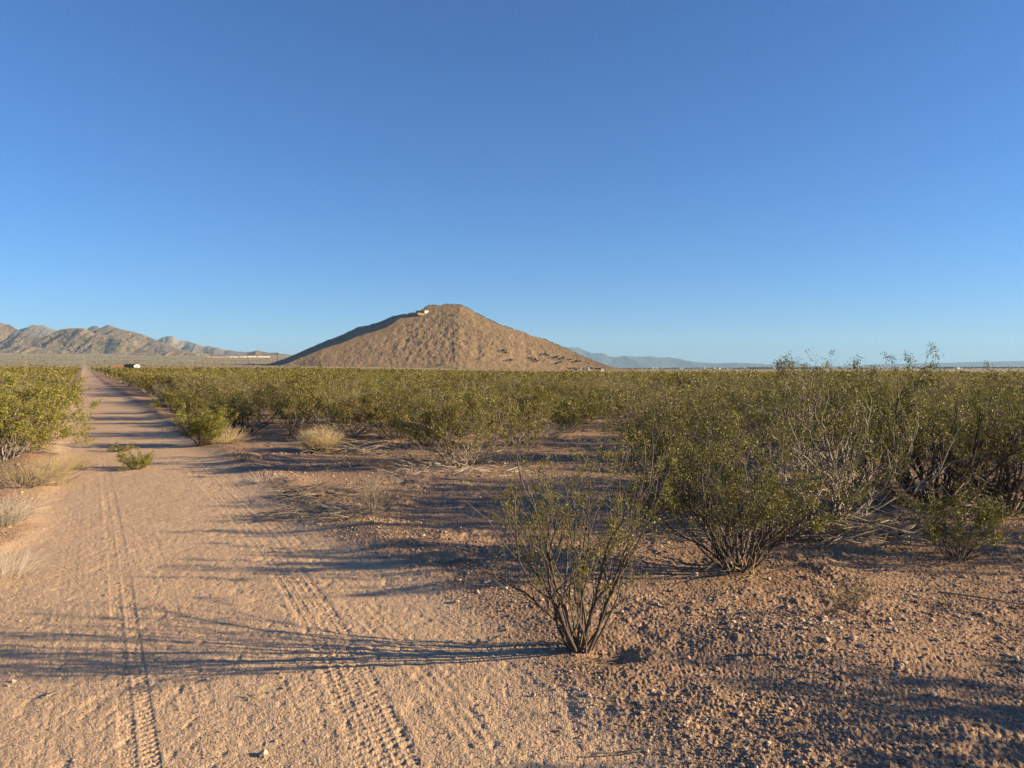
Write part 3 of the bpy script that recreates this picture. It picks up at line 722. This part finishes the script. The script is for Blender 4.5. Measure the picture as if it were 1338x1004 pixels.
FIXED = [(722, 531, 1.25, 5), (730, 514, 1.3, 11), (712, 521, 1.2, 0), (742, 556, 1.1, 9), (700, 549, 1.25, 4), (765, 545, 1.3, 8), (835, 560, 1.25, 10), (800, 538, 1.2, 2), (322, 566, 1.2, 1), (375, 543, 1.2, 2), (300, 540, 1.25, 3), (250, 553, 1.0, 4), (228, 540, 1.15, 5), (210, 525, 1.1, 6), (338, 533, 1.2, 8), (740, 566, 1.15, 7), (800, 553, 1.25, 9), (850, 598, 1.1, 10), (930, 600, 1.25, 11), (1060, 596, 1.3, 0), (560, 562, 1.3, 3), (620, 556, 1.35, 5), (1290, 610, 1.25, 6), (1190, 600, 1.3, 9), (485, 548, 1.25, 8), (270, 525, 1.2, 10), (182, 512, 1.1, 2), (160, 503, 1.2, 7), (96, 520, 1.2, 1), (88, 532, 1.1, 4), (40, 548, 1.2, 6)]
pts = []
for px, py, hs, v in FIXED:
    x, y = at(px, py); pts.append((x, y, hs/1.3, v)); placed.append((x, y, 1.1))
grid = {}
def gk(x, y): return int(math.floor(x/3)), int(math.floor(y/3))
for p in placed: grid.setdefault(gk(p[0], p[1]), []).append(p)
def free(x, y, r):
    gx, gy = gk(x, y)
    for i in (-1, 0, 1):
        for j in (-1, 0, 1):
            for (a, b, c) in grid.get((gx+i, gy+j), ()):
                if (a-x)**2+(b-y)**2 < (c*.55+r)**2: return False
    return True
def ok(x, y):
    q, s = road_qs(x, y)
    if -1.6 < q < 3.7: return False
    px = CX+F*x/y
    if px > 820 and y < 9.3: return False
    if px <= 820 and y < 15.2: return False
    if q < 0 and y < 14: return False
    for a, b, c, d in CLEAR:
        if ((x-a)/c)**2+((y-b)/d)**2 < 1: return False
    return True
def add(x, y, r): grid.setdefault(gk(x, y), []).append((x, y, r))
tries = 0
while tries < 60000:
    tries += 1
    r = math.sqrt(rf.uniform(8.5**2, 92**2)); az = math.radians(rf.uniform(-40, 50 if r < 16 else 40))
    x, y = r*math.sin(az), r*math.cos(az)
    rr = rf.uniform(.7, 1.15)+(.25 if r < 30 else 0)
    if pn(np.array([x*.11]), np.array([y*.11]), 81)[0] < (-.2 if y < 45 else -.4): continue
    if ok(x, y) and free(x, y, rr):
        add(x, y, rr*.95); pts.append((x, y, rf.uniform(.5, 1.18) if r < 55 else rf.uniform(.78, 1.1), rf.randrange(12)))
pts.sort(key=lambda p: math.hypot(p[0], p[1]))
near_pts, rest = pts[:275], pts[275:]
print('field bushes', len(near_pts), 'rest', len(rest), 'limit', math.hypot(*near_pts[-1][:2]))
first = {}
def copy_tree(o):
    c = o.copy(); COL.objects.link(c)
    for ch in list(o.children):
        d = ch.copy(); COL.objects.link(d); d.parent = c
    return c
for (x, y, s, v) in near_pts:
    q, _ = road_qs(x, y); px = CX+F*x/y; r = math.hypot(x, y)
    tone = 'pale twigged' if v % 3 == 0 else 'dark twigged'
    leafy = 'pale olive' if v % 4 == 2 else 'olive green'
    dist = 'in the nearest scrub' if r < 22 else 'in middle scrub' if r < 42 else 'in far scrub'
    side = 'left of the road' if q < 0 else 'between road and hill' if px < 480 else 'below the big hill' if px < 800 else 'below the blue range' if px < 1060 else 'towards the right edge'
    lab = f'{tone} {leafy} creosote bush {dist} {side}'.replace('in middle scrub', 'in middle scrub')
    if v in first:
        e = copy_tree(first[v]); e.location = (x, y, zt(x, y)-.01)
    else:
        e = put('creosote_bush', VAR[v], x, y, lab, 'bush'); first[v] = e
    e['label'] = lab; e['group'] = lab; e.rotation_euler = (0, 0, rf.uniform(0, 6.28)); k_ = s**.7; s = min(s, .98) if r < 14 else s; e.scale = (k_*rf.uniform(.9, 1.25), k_*rf.uniform(.9, 1.25), s*rf.uniform(.95, 1.1))

# everything farther: one object of ground cover
def lod_bush(seed, nl, size, H, nt):
    rng = np.random.default_rng(seed)
    # leaves in clumps on the shell and inside of a fan-shaped crown
    nc = max(6, nl//14); ph = rng.uniform(0, 2*math.pi, nc); h = H*rng.uniform(.25, 1.0, nc)**.8
    rad = (.22+.62*(h/H))*np.sqrt(rng.random(nc)); cc = np.stack([rad*np.cos(ph), rad*np.sin(ph), h*(1-.25*rad**2)], 1)
    k = rng.integers(0, nc, nl); c = cc[k]+rng.normal(0, .085, (nl, 3)); c[:, 2] = np.abs(c[:, 2])
    u = rng.normal(0, 1, (nl, 3)); u[:, 2] += .6; u /= np.linalg.norm(u, axis=1)[:, None]
    v = np.cross(u, rng.normal(0, 1, (nl, 3))); v /= np.linalg.norm(v, axis=1)[:, None]
    s = (size*rng.uniform(.6, 1.4, nl))[:, None]
    V = np.stack([c-u*s*.6, c+v*s*.3, c+u*s*.6, c-v*s*.3], 1)
    t = np.clip(rng.random(nc)[k]*.7+rng.random(nl)*.3, 0, 1)
    # twigs: thin long quads
    ph = rng.uniform(0, 2*math.pi, nt); a = rng.uniform(.15, 1.0, nt)
    d = np.stack([np.sin(a)*np.cos(ph), np.sin(a)*np.sin(ph), np.cos(a)], 1); l = H*rng.uniform(.6, 1.08, nt)[:, None]
    w = np.cross(d, [0, 1, 0.2]); w /= np.linalg.norm(w, axis=1)[:, None]; wd = size*.12
    T = np.stack([0*d-w*wd, 0*d+w*wd, d*l+w*wd*.3, d*l-w*wd*.3], 1)
    return V, t, T
LV, LT, TV = [], [], []
def scatter(pl, lods):
    for (x, y, s, v) in pl:
        V, t, T = lods[v % len(lods)]
        a = rf.uniform(0, 6.28); c_, s_ = math.cos(a), math.sin(a); R = np.array([[c_, -s_, 0], [s_, c_, 0], [0, 0, 1]]).T
        o = np.array([x, y, zt(x, y)])
        LV.append((V @ R)*s+o); LT.append(t); TV.append((T @ R)*s+o)
lodA = [lod_bush(700+k, 900, .085, 1.4, 30) for k in range(6)]
lodB = [lod_bush(720+k, 150, .20, 1.4, 8) for k in range(6)]
lodC = [lod_bush(740+k, 34, .42, 1.45, 2) for k in range(6)]
scatter(rest, lodA)
def ring(n, r0, r1):
    out = []
    while len(out) < n:
        r = math.sqrt(rf.uniform(r0*r0, r1*r1)); az = math.radians(rf.uniform(-39, 39)); x, y = r*math.sin(az), r*math.cos(az)
        q, s = road_qs(x, y)
        if -1.6 < q < 3.7: continue
        out.append((x, y, rf.uniform(.78, 1.2), rf.randrange(6)))
    return out
scatter(ring(2900, 90, 190), lodB)
scatter(ring(9000, 190, 500), lodC)
nl = sum(len(a) for a in LV); nt_ = sum(len(a) for a in TV)
V = np.vstack([np.concatenate(LV).reshape(-1, 3), np.concatenate(TV).reshape(-1, 3)])
Q = np.arange(len(V)).reshape(-1, 4); tint = np.concatenate([np.repeat(np.concatenate(LT), 4), np.full(nt_*4, .5)])
o = link('creosote_scrub', make_mesh('creosote_scrub', V, [Q], [M['leaf'], M['bark_pale']], midx=np.concatenate([np.zeros(nl), np.ones(nt_)]), attrs={'tint': tint}))
tag(o, 'far olive green creosote scrub covering the flat up to the foot of the hill', 'scrub', kind='stuff')
print('scrub quads', len(Q))

M['drab'] = mat_leaf('drab_desert_shrub', (.10, .09, .05), (.14, .12, .065), (.19, .16, .09), .1)
Vs, Ts = [], []
rng = np.random.default_rng(15)
n = 8000; r = 500+4200*rng.random(n)**1.25; az = np.radians(np.where(rng.random(n) < .72, rng.uniform(-38, -14, n), rng.uniform(-14, 38, n)))
x, y = r*np.sin(az), r*np.cos(az); keep = pn(x*.006, y*.012, 33)+.5*pn(x*.03, y*.03, 34) > -.15
q, _ = road_qs(x, y); keep &= np.abs(q-.8) > 4; x, y, r = x[keep], y[keep], r[keep]; z = terr(x, y)
k = 7; H = (.6+rng.random(len(x))*1.0)*(1+r/3500)
c = rng.normal(0, 1, (len(x), k, 3))*np.array([.75, .5, .22])*H[:, None, None]+np.stack([x, y, z+H*.35], 1)[:, None, :]
u = rng.normal(0, 1, c.shape); u /= np.linalg.norm(u, axis=-1, keepdims=True); v = np.cross(u, rng.normal(0, 1, c.shape)); v /= np.linalg.norm(v, axis=-1, keepdims=True)
sz = (H*.38)[:, None, None]; V = np.stack([c-u*sz, c+v*sz, c+u*sz, c-v*sz], 2).reshape(-1, 3)
o = link('desert_scrub', make_mesh('desert_scrub', V, [np.arange(len(V)).reshape(-1, 4)], [M['drab']], attrs={'tint': np.repeat(rng.random(len(x)), k*4)}))
tag(o, 'scattered dark desert shrubs dotting the pale far plain and slopes', 'scrub', kind='stuff')

# ------------------------------------------------------------------ stones
ico = []
g_ = (1+5**.5)/2
icoV = np.array([(-1, g_, 0), (1, g_, 0), (-1, -g_, 0), (1, -g_, 0), (0, -1, g_), (0, 1, g_), (0, -1, -g_), (0, 1, -g_), (g_, 0, -1), (g_, 0, 1), (-g_, 0, -1), (-g_, 0, 1)])/1.9
icoF = np.array([(0, 11, 5), (0, 5, 1), (0, 1, 7), (0, 7, 10), (0, 10, 11), (1, 5, 9), (5, 11, 4), (11, 10, 2), (10, 7, 6), (7, 1, 8), (3, 9, 4), (3, 4, 2), (3, 2, 6), (3, 6, 8), (3, 8, 9), (4, 9, 5), (2, 4, 11), (6, 2, 10), (8, 6, 7), (9, 8, 1)])
rng = np.random.default_rng(99)
def gravel(n):
    r = np.exp(rng.uniform(math.log(2.4), math.log(15), n*2)); az = np.radians(rng.uniform(-39, 39, n*2))
    x, y = r*np.sin(az), r*np.cos(az)
    rm = road_mask(x, y); dens = np.clip(.5+1.1*fbm(x*.9, y*.9, 3, 91), .05, 1)
    keep = rng.random(n*2) < (1-rm)*dens+rm*.45
    x, y, r, rm = x[keep][:n], y[keep][:n], r[keep][:n], rm[keep][:n]; n = len(x)
    s = np.clip(np.exp(rng.normal(math.log(.0036), .55, n)), .0016, .020)*(.75+.06*r)*(1-.55*rm)
    z = terr(x, y)+micro(x, y)
    V = icoV[None]*rng.uniform(.65, 1.3, (n, 12, 1))
    sc = np.stack([s*rng.uniform(.8, 1.3, n), s*rng.uniform(.8, 1.3, n), s*rng.uniform(.5, .9, n)], 1)
    V = V*sc[:, None, :]; a = rng.uniform(0, 6.28, n); c, d = np.cos(a)[:, None], np.sin(a)[:, None]
    V = np.stack([V[..., 0]*c-V[..., 1]*d, V[..., 0]*d+V[..., 1]*c, V[..., 2]], -1)
    V += np.stack([x, y, z+s*.25], 1)[:, None, :]
    Fx = (icoF[None]+(np.arange(n)*12)[:, None, None]).reshape(-1, 3)
    o = link('gravel', make_mesh('gravel', V.reshape(-1, 3), [Fx], [M['stone']], attrs={'tint': np.repeat(rng.random(n)**1.5, 12)}))
    tag(o, 'loose reddish gravel scattered over the ground beside the dirt road', 'gravel', kind='stuff')
gravel(110000)
def rock(px, py, w, label, group=None, seed=0, m='rock'):
    x, y = at(px, py); R = np.random.default_rng(seed+int(px*7+py))
    V = icoV.copy(); Fc = icoF
    for _ in range(2):
        cache = {}; V = list(map(tuple, V)); nf = []
        def mid(a, b):
            k = (min(a, b), max(a, b))
            if k not in cache:
                p = (np.array(V[a])+np.array(V[b]))/2; p /= np.linalg.norm(p); V.append(tuple(p)); cache[k] = len(V)-1
            return cache[k]
        for a, b, c in Fc:
            ab, bc, ca = mid(a, b), mid(b, c), mid(c, a); nf += [(a, ab, ca), (b, bc, ab), (c, ca, bc), (ab, bc, ca)]
        Fc = np.array(nf); V = np.array(V)
    dirs = R.normal(size=(9, 3)); dirs /= np.linalg.norm(dirs, axis=1)[:, None]
    cut = R.uniform(.55, .9, 9)
    for d, c in zip(dirs, cut):                         # planar breaks
        e = V @ d; V = V-np.clip(e-c, 0, None)[:, None]*d
    V = V*np.array([1, R.uniform(.7, 1), R.uniform(.5, .75)])*w/1.7+R.normal(0, .02*w, V.shape)
    o = link('rock', make_mesh('rock', V, [Fc], [M[m]]), None, (x, y, zt(x, y)+.14*w)); o.rotation_euler = (0, 0, R.uniform(0, 6))
    return tag(o, label, 'rock', group)
RK = [(1083, 860, .055, 'pale angular stone on the clod mound right of the nearest bush, its largest'), (1051, 846, .05, 'blocky tan stone left of the pale angular stone on the clod mound'),
      (1165, 818, .06, 'tan clod at the right end of the clod mound below the seedling'), (1142, 808, .045, 'pale stone just right of the tiny seedling'), (1060, 900, .042, 'dark stone on the gravel below the clod mound'),
      (1034, 936, .03, 'small pale stone near the bottom right of centre'), (895, 978, .03, 'small pale stone close to the bottom edge right of the road'),
      (817, 852, .028, 'small white stone right of the nearest bush base'), (596, 787, .05, 'tan stone with a long shadow between the road and the nearest bush'), (268, 882, .026, 'pale stone alone on the road sand'),
      (342, 979, .05, 'squarish stone on the road near the bottom edge'), (909, 753, .065, 'pale stone left of the dense second nearest bush'), (1228, 850, .05, 'pale curved stone on gravel at the right'),
      (1331, 862, .05, 'tan stone at the right edge'), (1222, 892, .035, 'white flat stone on gravel at the lower right'), (507, 730, .05, 'dark stone in the long shadow of the second nearest bush'),
      (13, 885, .04, 'dark stone at the lower left edge of the road'), (236, 868, .02, 'tiny stone left of the pale stone on the road'), (730, 782, .035, 'small stone just left of the nearest bush stems')]
for i, (a, b, w, lab) in enumerate(RK): rock(a, b, w*.8, lab)
rr_ = random.Random(77)
for i in range(46):                                     # clods crowding the low mound
    a, b = rr_.gauss(1040, 85), rr_.gauss(850, 32)
    if b < 790 or a > 1330: continue
    rock(a, b, rr_.uniform(.018, .042), 'small reddish clod on the low mound right of the nearest bush', 'clods on the low mound', i)
for i in range(44):
    a, b = rr_.uniform(620, 1330), rr_.uniform(770, 1000)
    q, _ = road_qs(*at(a, b))
    if q < 2.1: continue
    rock(a, b, rr_.uniform(.016, .036), 'small angular stone scattered on the gravel right of the road', 'stones on the gravel right of the road', 100+i)

# ------------------------------------------------------------------ buildings, train, town
def box(x0, x1, y0, y1, z0, z1):
    V = np.array([(x0, y0, z0), (x1, y0, z0), (x1, y1, z0), (x0, y1, z0), (x0, y0, z1), (x1, y0, z1), (x1, y1, z1), (x0, y1, z1)], float)
    Q = np.array([(0, 3, 2, 1), (4, 5, 6, 7), (0, 1, 5, 4), (1, 2, 6, 5), (2, 3, 7, 6), (3, 0, 4, 7)]); return V, Q
def boxes(bs):
    Vs, Qs = [], []
    for i, b in enumerate(bs):
        V, Q = box(*b); Vs.append(V); Qs.append(Q+8*i)
    return np.vstack(Vs), np.vstack(Qs)
def bpart(name, bs, mat, parent):
    V, Q = boxes(bs); return link(name, make_mesh(name, V, [Q], [mat]), parent)
def prism(w, l, z0, z1, over, th=.12):
    """gable roof slab over w (x) by l (y)"""
    a = w/2+over; b = l/2+over; k = (z1-z0)/(w/2); e = z0-k*over
    V = np.array([(-a, -b, e), (0, -b, z1), (a, -b, e), (-a, b, e), (0, b, z1), (a, b, e), (-a, -b, e+th), (0, -b, z1+th), (a, -b, e+th), (-a, b, e+th), (0, b, z1+th), (a, b, e+th)], float)
    Q = np.array([(0, 1, 4, 3), (1, 2, 5, 4), (6, 9, 10, 7), (7, 10, 11, 8), (0, 6, 7, 1), (1, 7, 8, 2), (3, 4, 10, 9), (4, 5, 11, 10), (0, 3, 9, 6), (2, 8, 11, 5)])
    return V, Q
mw = {k: mat_simple(k, c, r, .1, s) for k, c, r, s in (('white_wall', (.60, .58, .50), .7, 1.), ('dark_roof', (.07, .06, .055), .8, 1.), ('rust_red', (.25, .10, .06), .7, 1.), ('dark_glass', (.03, .035, .04), .2, 1.),
      ('tan_wall', (.42, .33, .24), .8, 1.), ('grey_roof', (.22, .2, .19), .8, 1.), ('orange_paint', (.36, .19, .10), .6, .1), ('pale_metal', (.48, .47, .43), .5, .1), ('pad', (.36, .23, .15), .95, .3), ('pole_wood', (.10, .08, .06), .9, 1.), ('rail_dark', (.10, .09, .08), .8, .1))}
def house(name, x, y, z, w, l, h, rz, wall, roof, label, cat='house', rise=1.0, group=None, simple=False):
    e = empty(name, (x, y, z), rz); tag(e, label, cat, group)
    V, Q = box(-w/2, w/2, -l/2, l/2, -1.5, h)
    # gable ends
    G = np.array([(-w/2, -l/2, h), (w/2, -l/2, h), (0, -l/2, h+rise), (-w/2, l/2, h), (w/2, l/2, h), (0, l/2, h+rise)])
    link('wall', make_mesh('wall', np.vstack([V, G]), [Q, np.array([(8, 9, 10), (12, 11, 13)])], [wall]), e)
    V, Q = prism(w, l, h, h+rise, .35); link('roof', make_mesh('roof', V, [Q], [roof]), e)
    if not simple:
        bpart('door', [(-.5, .5, -l/2-.04, -l/2, 0, 2.05)], mw['dark_glass'], e)
        for s in (-1, 1): bpart('window', [(s*w*.3-.5, s*w*.3+.5, -l/2-.04, -l/2, 1.0, 2.0)], mw['dark_glass'], e)
        for s in (-1, 1): bpart('window', [(-w/2-.04, -w/2, s*l*.25-.6, s*l*.25+.6, 1.0, 2.0)], mw['dark_glass'], e)
    return e
def P3(px, py, Y): return (px-CX)/F*Y, Y, CAMH+(YH-py)/F*Y
# shed beyond the road's end
x, y, z = P3(172.5, 484, 420)
sh = empty('shed', (x, y, z), math.radians(70)); tag(sh, 'white ended shed with a dark roof right of the far end of the road', 'shed')
w_, l_, h_, ri = 4.2, 7.5, 2.7, .85
V, Q = box(-w_/2, w_/2, -l_/2, l_/2, -1, h_)
G = np.array([(-w_/2, -l_/2, h_), (w_/2, -l_/2, h_), (0, -l_/2, h_+ri), (-w_/2, l_/2, h_), (w_/2, l_/2, h_), (0, l_/2, h_+ri)])
link('wall', make_mesh('wall', np.vstack([V, G]), [Q, np.array([(8, 9, 10), (12, 11, 13)])], [mw['white_wall']]), sh)
V, Q = prism(w_, l_, h_, h_+ri, .25); link('roof', make_mesh('roof', V, [Q], [mw['dark_roof']]), sh)
bpart('side_cladding', [(-w_/2-.05, -w_/2, -l_/2+.1, l_/2-.1, 0, h_-.15)], mw['dark_roof'], sh)
bpart('door', [(-.75, .75, -l_/2-.05, -l_/2, 0, 2.1)], mw['tan_wall'], sh)
x, y, z = P3(153, 483.3, 425)
ct = empty('storage_container', (x, y, z), math.radians(40)); tag(ct, 'long low rust red container half hidden by creosote, left of the white ended shed', 'container')
bpart('body', [(-3.7, 3.7, -1.2, 1.2, 0, 2.15)]+[(-3.6+.3*k, -3.5+.3*k, -1.25, -1.2, .1, 2.05) for k in range(25)], mw['rust_red'], ct)
bpart('roof', [(-3.8, 3.8, -1.3, 1.3, 2.153, 2.3)], mw['rust_red'], ct)
bpart('door', [(-.3, .6, -1.29, -1.252, .1, 2.0)], mw['dark_roof'], ct)
# hilltop house
x, y, z = hill_depth(553, 409.3)
hh = empty('hilltop_house', (x, y-3, z-.6), math.radians(38)); hh.scale = (.85, .85, .78); tag(hh, 'flat roofed house with a white block and a dark carport on top of the hill', 'house')
bpart('wall', [(2.5, 12.5, -4, 5, -3, 6.2)], mw['white_wall'], hh)
bpart('wing', [(-14, 2.45, 0, 6, -3, 4.6)], mw['dark_roof'], hh)
bpart('roof', [(2.2, 12.8, -4.3, 5.3, 6.203, 6.7)], mw['grey_roof'], hh)
bpart('carport_roof', [(-17, 2.1, -5, 6.4, 4.61, 5.3)], mw['dark_roof'], hh)
for k in range(4): bpart('post', [(-16.6+5.6*k, -16.1+5.6*k, -4.7, -4.2, -3, 4.605)], mw['dark_roof'], hh)
bpart('window', [(-12, -8, -.06, 0, 1, 3.4), (-6, -2, -.06, 0, 1, 3.4)], mw['dark_glass'], hh)
bpart('window', [(5, 7, -4.06, -4, 2, 4.2), (9, 11, -4.06, -4, 2, 4.2)], mw['tan_wall'], hh)
bpart('terrace', [(-17, 14, -6, 7, -6, -.6)], M['hill'], hh)

# freight train
tr = empty('freight_train', P3(272, 472.5, 3450)); tag(tr, 'long freight train with orange and white cars crossing the plain left of the hill', 'train')
k = 0; px = 271.0
rt = random.Random(3)
while px < 353:
    orange = px < 297; Wd = 4.0 if orange else rt.choice((4.6, 5.6)); hgt = 3.6 if orange else rt.choice((3.4, 4.6, 4.6) if px > 314 else (2.2, 2.8, 3.2))
    x0 = (px-272)/F*3450; x1 = (px+Wd-272)/F*3450
    dz = -.0*px
    c = bpart('railcar', [(x0, x1, -1.5, 1.5, 1.2, 1.2+hgt)], mw['orange_paint'] if orange else (mw['pale_metal'] if rt.random() < .7 else mw['tan_wall']), tr)
    bpart('chassis', [(x0-.3, x1+.3, -1.2, 1.2, .2, 1.19)], mw['rail_dark'], c)
    px += Wd+(1.6 if orange else rt.choice((.5, .9, 1.8)))
zt_tr = max(zt(P3(300, 472, 3450)[0], 3450), CAMH+(YH-472.6)/F*3450)
tr.location.z = zt_tr+1.6; tr.rotation_euler = (0, -(zt(-1412+231, 3450+162)-zt(-1412, 3450))/282, math.radians(35))
bpart('embankment', [(-8, 285, -4, 4, -6, .15)], mw['pad'], tr)

# trees on the hill's right foot and small buildings there
def tree_meshes(seed, H=4.0):
    P = grow(seed, H=H*.9, nst=4, lean=(3, 30), maxlvl=2, r0=.14, pb=.5, wig=.2, base=.15, seg=.6)
    V, Fq = tubes(P, .03); a = make_mesh('trunk', V, [Fq], [M['bark']], smooth=True)
    V, Fq, t = leaves(P, seed, 1500, .45, minlvl=1, zmin=.9, spread=.45)
    return a, make_mesh('crown', V, [Fq], [M['treeleaf']], attrs={'tint': t})
M['treeleaf'] = mat_leaf('dark_tree_leaf', (.035, .042, .018), (.055, .062, .025), (.08, .085, .035), .15)
TV_ = [tree_meshes(800+k) for k in range(3)]
proto = {}
def tree(x, y, z, s, v, label, group=None):
    if v in proto:
        e = proto[v].copy(); COL.objects.link(e)
        for ch in list(proto[v].children):
            d = ch.copy(); COL.objects.link(d); d.parent = e
    else:
        e = empty('desert_tree', (x, y, z)); link('trunk', TV_[v][0], e); link('crown', TV_[v][1], e); proto[v] = e
    e.location = (x, y, z-.3); e.scale = (s*1.25, s*1.25, s); e.rotation_euler = (0, 0, rf.uniform(0, 6)); tag(e, label, 'tree', group)
for i, (px, py, s) in enumerate([(592, 413, .8), (659, 460, 1.2), (661, 462, 1.), (668, 472, 1.1), (695, 469, .9), (699, 471, 1.1), (702, 473, .9), (713, 464, 1.), (716, 465, .8), (728, 468, 1.1), (736, 470, 1.2), (733, 474, .9), (745, 471, .8), (752, 474, 1.1), (758, 473, .8), (727, 476, .8), (576, 478, .8), (535, 426, .7), (568, 468, .7), (560, 449, .7), (580, 473, .7)]):
    x, y, z = hill_depth(px, py); lower = 'dark tree on the right slope of the hill above the farmhouse' if px > 690 else 'dark lone tree on the front face of the hill' if px < 640 else 'dark tree low on the middle of the hill face'
    tree(x, y, z, s*1.1, i % 3, lower, lower)
for i, (px, py, w, l, h, rz, wl_, rf_, lab) in enumerate([(760, 483, 8, 6, 3.2, .2, 'tan_wall', 'dark_roof', 'dark walled farmhouse at the right foot of the hill'), (767.5, 483, 5, 6, 3.4, -.2, 'white_wall', 'grey_roof', 'bright white outbuilding right beside the dark farmhouse'),
        (786, 484, 5, 4, 2.2, .5, 'tan_wall', 'grey_roof', 'small tan hut at the far right end of the hill foot'), (752, 483, 3, 4, 2.2, .5, 'tan_wall', 'dark_roof', 'small dark shed left of the farmhouse')]):
    x, y, z = P3(px, py, 1200); house('farmhouse', x, y, max(z, zt(x, y)), w, l, h, rz, mw[wl_], mw[rf_], lab)
for i, (px, py) in enumerate([(771, 483), (774, 483), (778, 483.2), (781, 483.3), (783, 483.3), (748, 483), (744, 483)]):
    x, y, z = P3(px, py, 1205); tree(x, y, max(z, zt(x, y)), rt.uniform(.7, 1.0), i % 3, 'small dark tree among the farm buildings at the right foot of the hill', 'trees at the farm')
# pole left of the hill
x, y, z = P3(363, 476, 1500)
pl = empty('utility_pole', (x, y, zt(x, y)-1)); tag(pl, 'lone dark utility pole against the small hill left of the pyramid shaped hill', 'pole')
zz = CAMH+(YH-462)/F*1500-zt(x, y)
bpart('post', [(-.35, .35, -.35, .35, 0, zz+1)], mw['pole_wood'], pl); bpart('crossarm', [(-1.6, 1.6, -.62, -.36, zz-.8, zz-.4)], mw['pole_wood'], pl)
# town
rt = random.Random(21)
hp = None
TP = []
for i in range(92):
    px = rt.uniform(803, 975) if i < 30 else rt.uniform(975, 1065) if i < 52 else rt.uniform(1065, 1345)
    Y = rt.uniform(2600, 4600); x = (px-CX)/F*Y; z = zt(x, Y)
    white = rt.random() < .45
    w, l, h = rt.uniform(9, 17), rt.uniform(8, 12), rt.uniform(3.2, 5)
    sec = 'beyond the scrub just right of the hill' if px < 975 else 'among the dark trees of the far town' if px < 1065 else 'behind the tall bushes on the right'
    lab = f"tiny {'white walled' if white else 'tan walled'} house in the far town {sec}"
    rzz = rt.uniform(-.5, .5)
    key = 'w' if white else 't'
    if key in proto:
        e = proto[key].copy(); COL.objects.link(e)
        for ch in list(proto[key].children):
            d = ch.copy(); COL.objects.link(d); d.parent = e
    else:
        e = house('town_house', 0, 0, 0, 12, 9, 3.6, 0, mw['white_wall' if white else 'tan_wall'], mw['pale_metal' if white else 'grey_roof'], lab, rise=1.4, simple=True); proto[key] = e
    e.location = (x, Y, z); e.rotation_euler = (0, 0, rzz); e.scale = (w/12, l/9, h/3.6); e['label'] = lab; e['group'] = lab
# town trees: one distant mass
Vs, Ts = [], []
rng = np.random.default_rng(5)
for i in range(1500):
    if i < 520: px = rng.uniform(975, 1068)
    elif i < 900: px = rng.uniform(795, 975)
    else: px = rng.uniform(1068, 1350)
    Y = rng.uniform(2700, 5200); x = (px-CX)/F*Y; z = zt(x, Y); H = rng.uniform(3, 7.5) if 975 < px < 1068 or px > 1180 else rng.uniform(2, 5)
    n = 26; c = rng.normal(0, 1, (n, 3))*np.array([.33, .33, .24])*H+np.array([x, Y, z+H*.5]); u = rng.normal(0, 1, (n, 3)); u /= np.linalg.norm(u, axis=1)[:, None]
    v = np.cross(u, rng.normal(0, 1, (n, 3))); v /= np.linalg.norm(v, axis=1)[:, None]; s = H*.22
    Vs.append(np.stack([c-u*s, c+v*s, c+u*s, c-v*s], 1)); Ts.append(np.full(n*4, rng.random()))
V = np.concatenate(Vs).reshape(-1, 3)
o = link('town_trees', make_mesh('town_trees', V, [np.arange(len(V)).reshape(-1, 4)], [M['treeleaf']], attrs={'tint': np.concatenate(Ts)}))
tag(o, 'thin dark line of distant trees in the far town on the horizon', 'trees', kind='stuff')

# ------------------------------------------------------------------ haze, light, camera
SUN_EL, SUN_AZ = math.radians(16.0), math.radians(94.0)      # azimuth clockwise from +Y
hz = bpy.data.materials.new('haze'); nt, out = nodes(hz)
pv = nt.nodes.new('ShaderNodeVolumePrincipled'); pv.inputs['Color'].default_value = (.42, .70, 1, 1); pv.inputs['Density'].default_value = 3.1e-5
pv.inputs['Anisotropy'].default_value = 0.0
nt.links.new(pv.outputs[0], out.inputs['Volume'])
V, Q = box(-24500, 24500, -24500, 24500, -3, 1100)
HZ = link('haze', make_mesh('haze', V, [Q], [hz])); tag(HZ, 'thin blue desert haze between the viewer and the far ranges', 'haze', kind='stuff')

W = bpy.data.worlds.new('World'); SC.world = W; W.use_nodes = True
nt = W.node_tree; bg = nt.nodes['Background']
sky = nt.nodes.new('ShaderNodeTexSky'); sky.sky_type = 'NISHITA'; sky.sun_disc = False
sky.sun_elevation = SUN_EL; sky.sun_rotation = SUN_AZ; sky.altitude = 900; sky.air_density = 1.05; sky.dust_density = .5; sky.ozone_density = 9.0
nt.links.new(sky.outputs[0], bg.inputs[0]); bg.inputs[1].default_value = .058
sl = bpy.data.lights.new('sun', 'SUN'); sl.energy = 5.0; sl.angle = math.radians(.53); sl.color = (1, .78, .47)
so = bpy.data.objects.new('sun', sl); COL.objects.link(so)
sd = Vector((math.cos(SUN_EL)*math.sin(SUN_AZ), math.cos(SUN_EL)*math.cos(SUN_AZ), math.sin(SUN_EL)))
so.rotation_euler = (-sd).to_track_quat('-Z', 'Y').to_euler()
cd = bpy.data.cameras.new('camera'); cam = bpy.data.objects.new('camera', cd); COL.objects.link(cam)
cd.sensor_width = 36; cd.lens = 36*F/1338; cd.clip_start = .05; cd.clip_end = 80000
cam.location = (0, 0, CAMH+zt(0, 0)*0); cam.rotation_euler = (math.radians(90)-math.atan((502-YH)/F), 0, 0)
SC.camera = cam
SC.view_settings.view_transform = 'Standard'; SC.view_settings.look = 'None'; SC.view_settings.gamma = 1
SC.view_settings.exposure = 1.58
SC.cycles.max_bounces = 5; SC.cycles.diffuse_bounces = 3; SC.cycles.transparent_max_bounces = 8; SC.cycles.transmission_bounces = 3
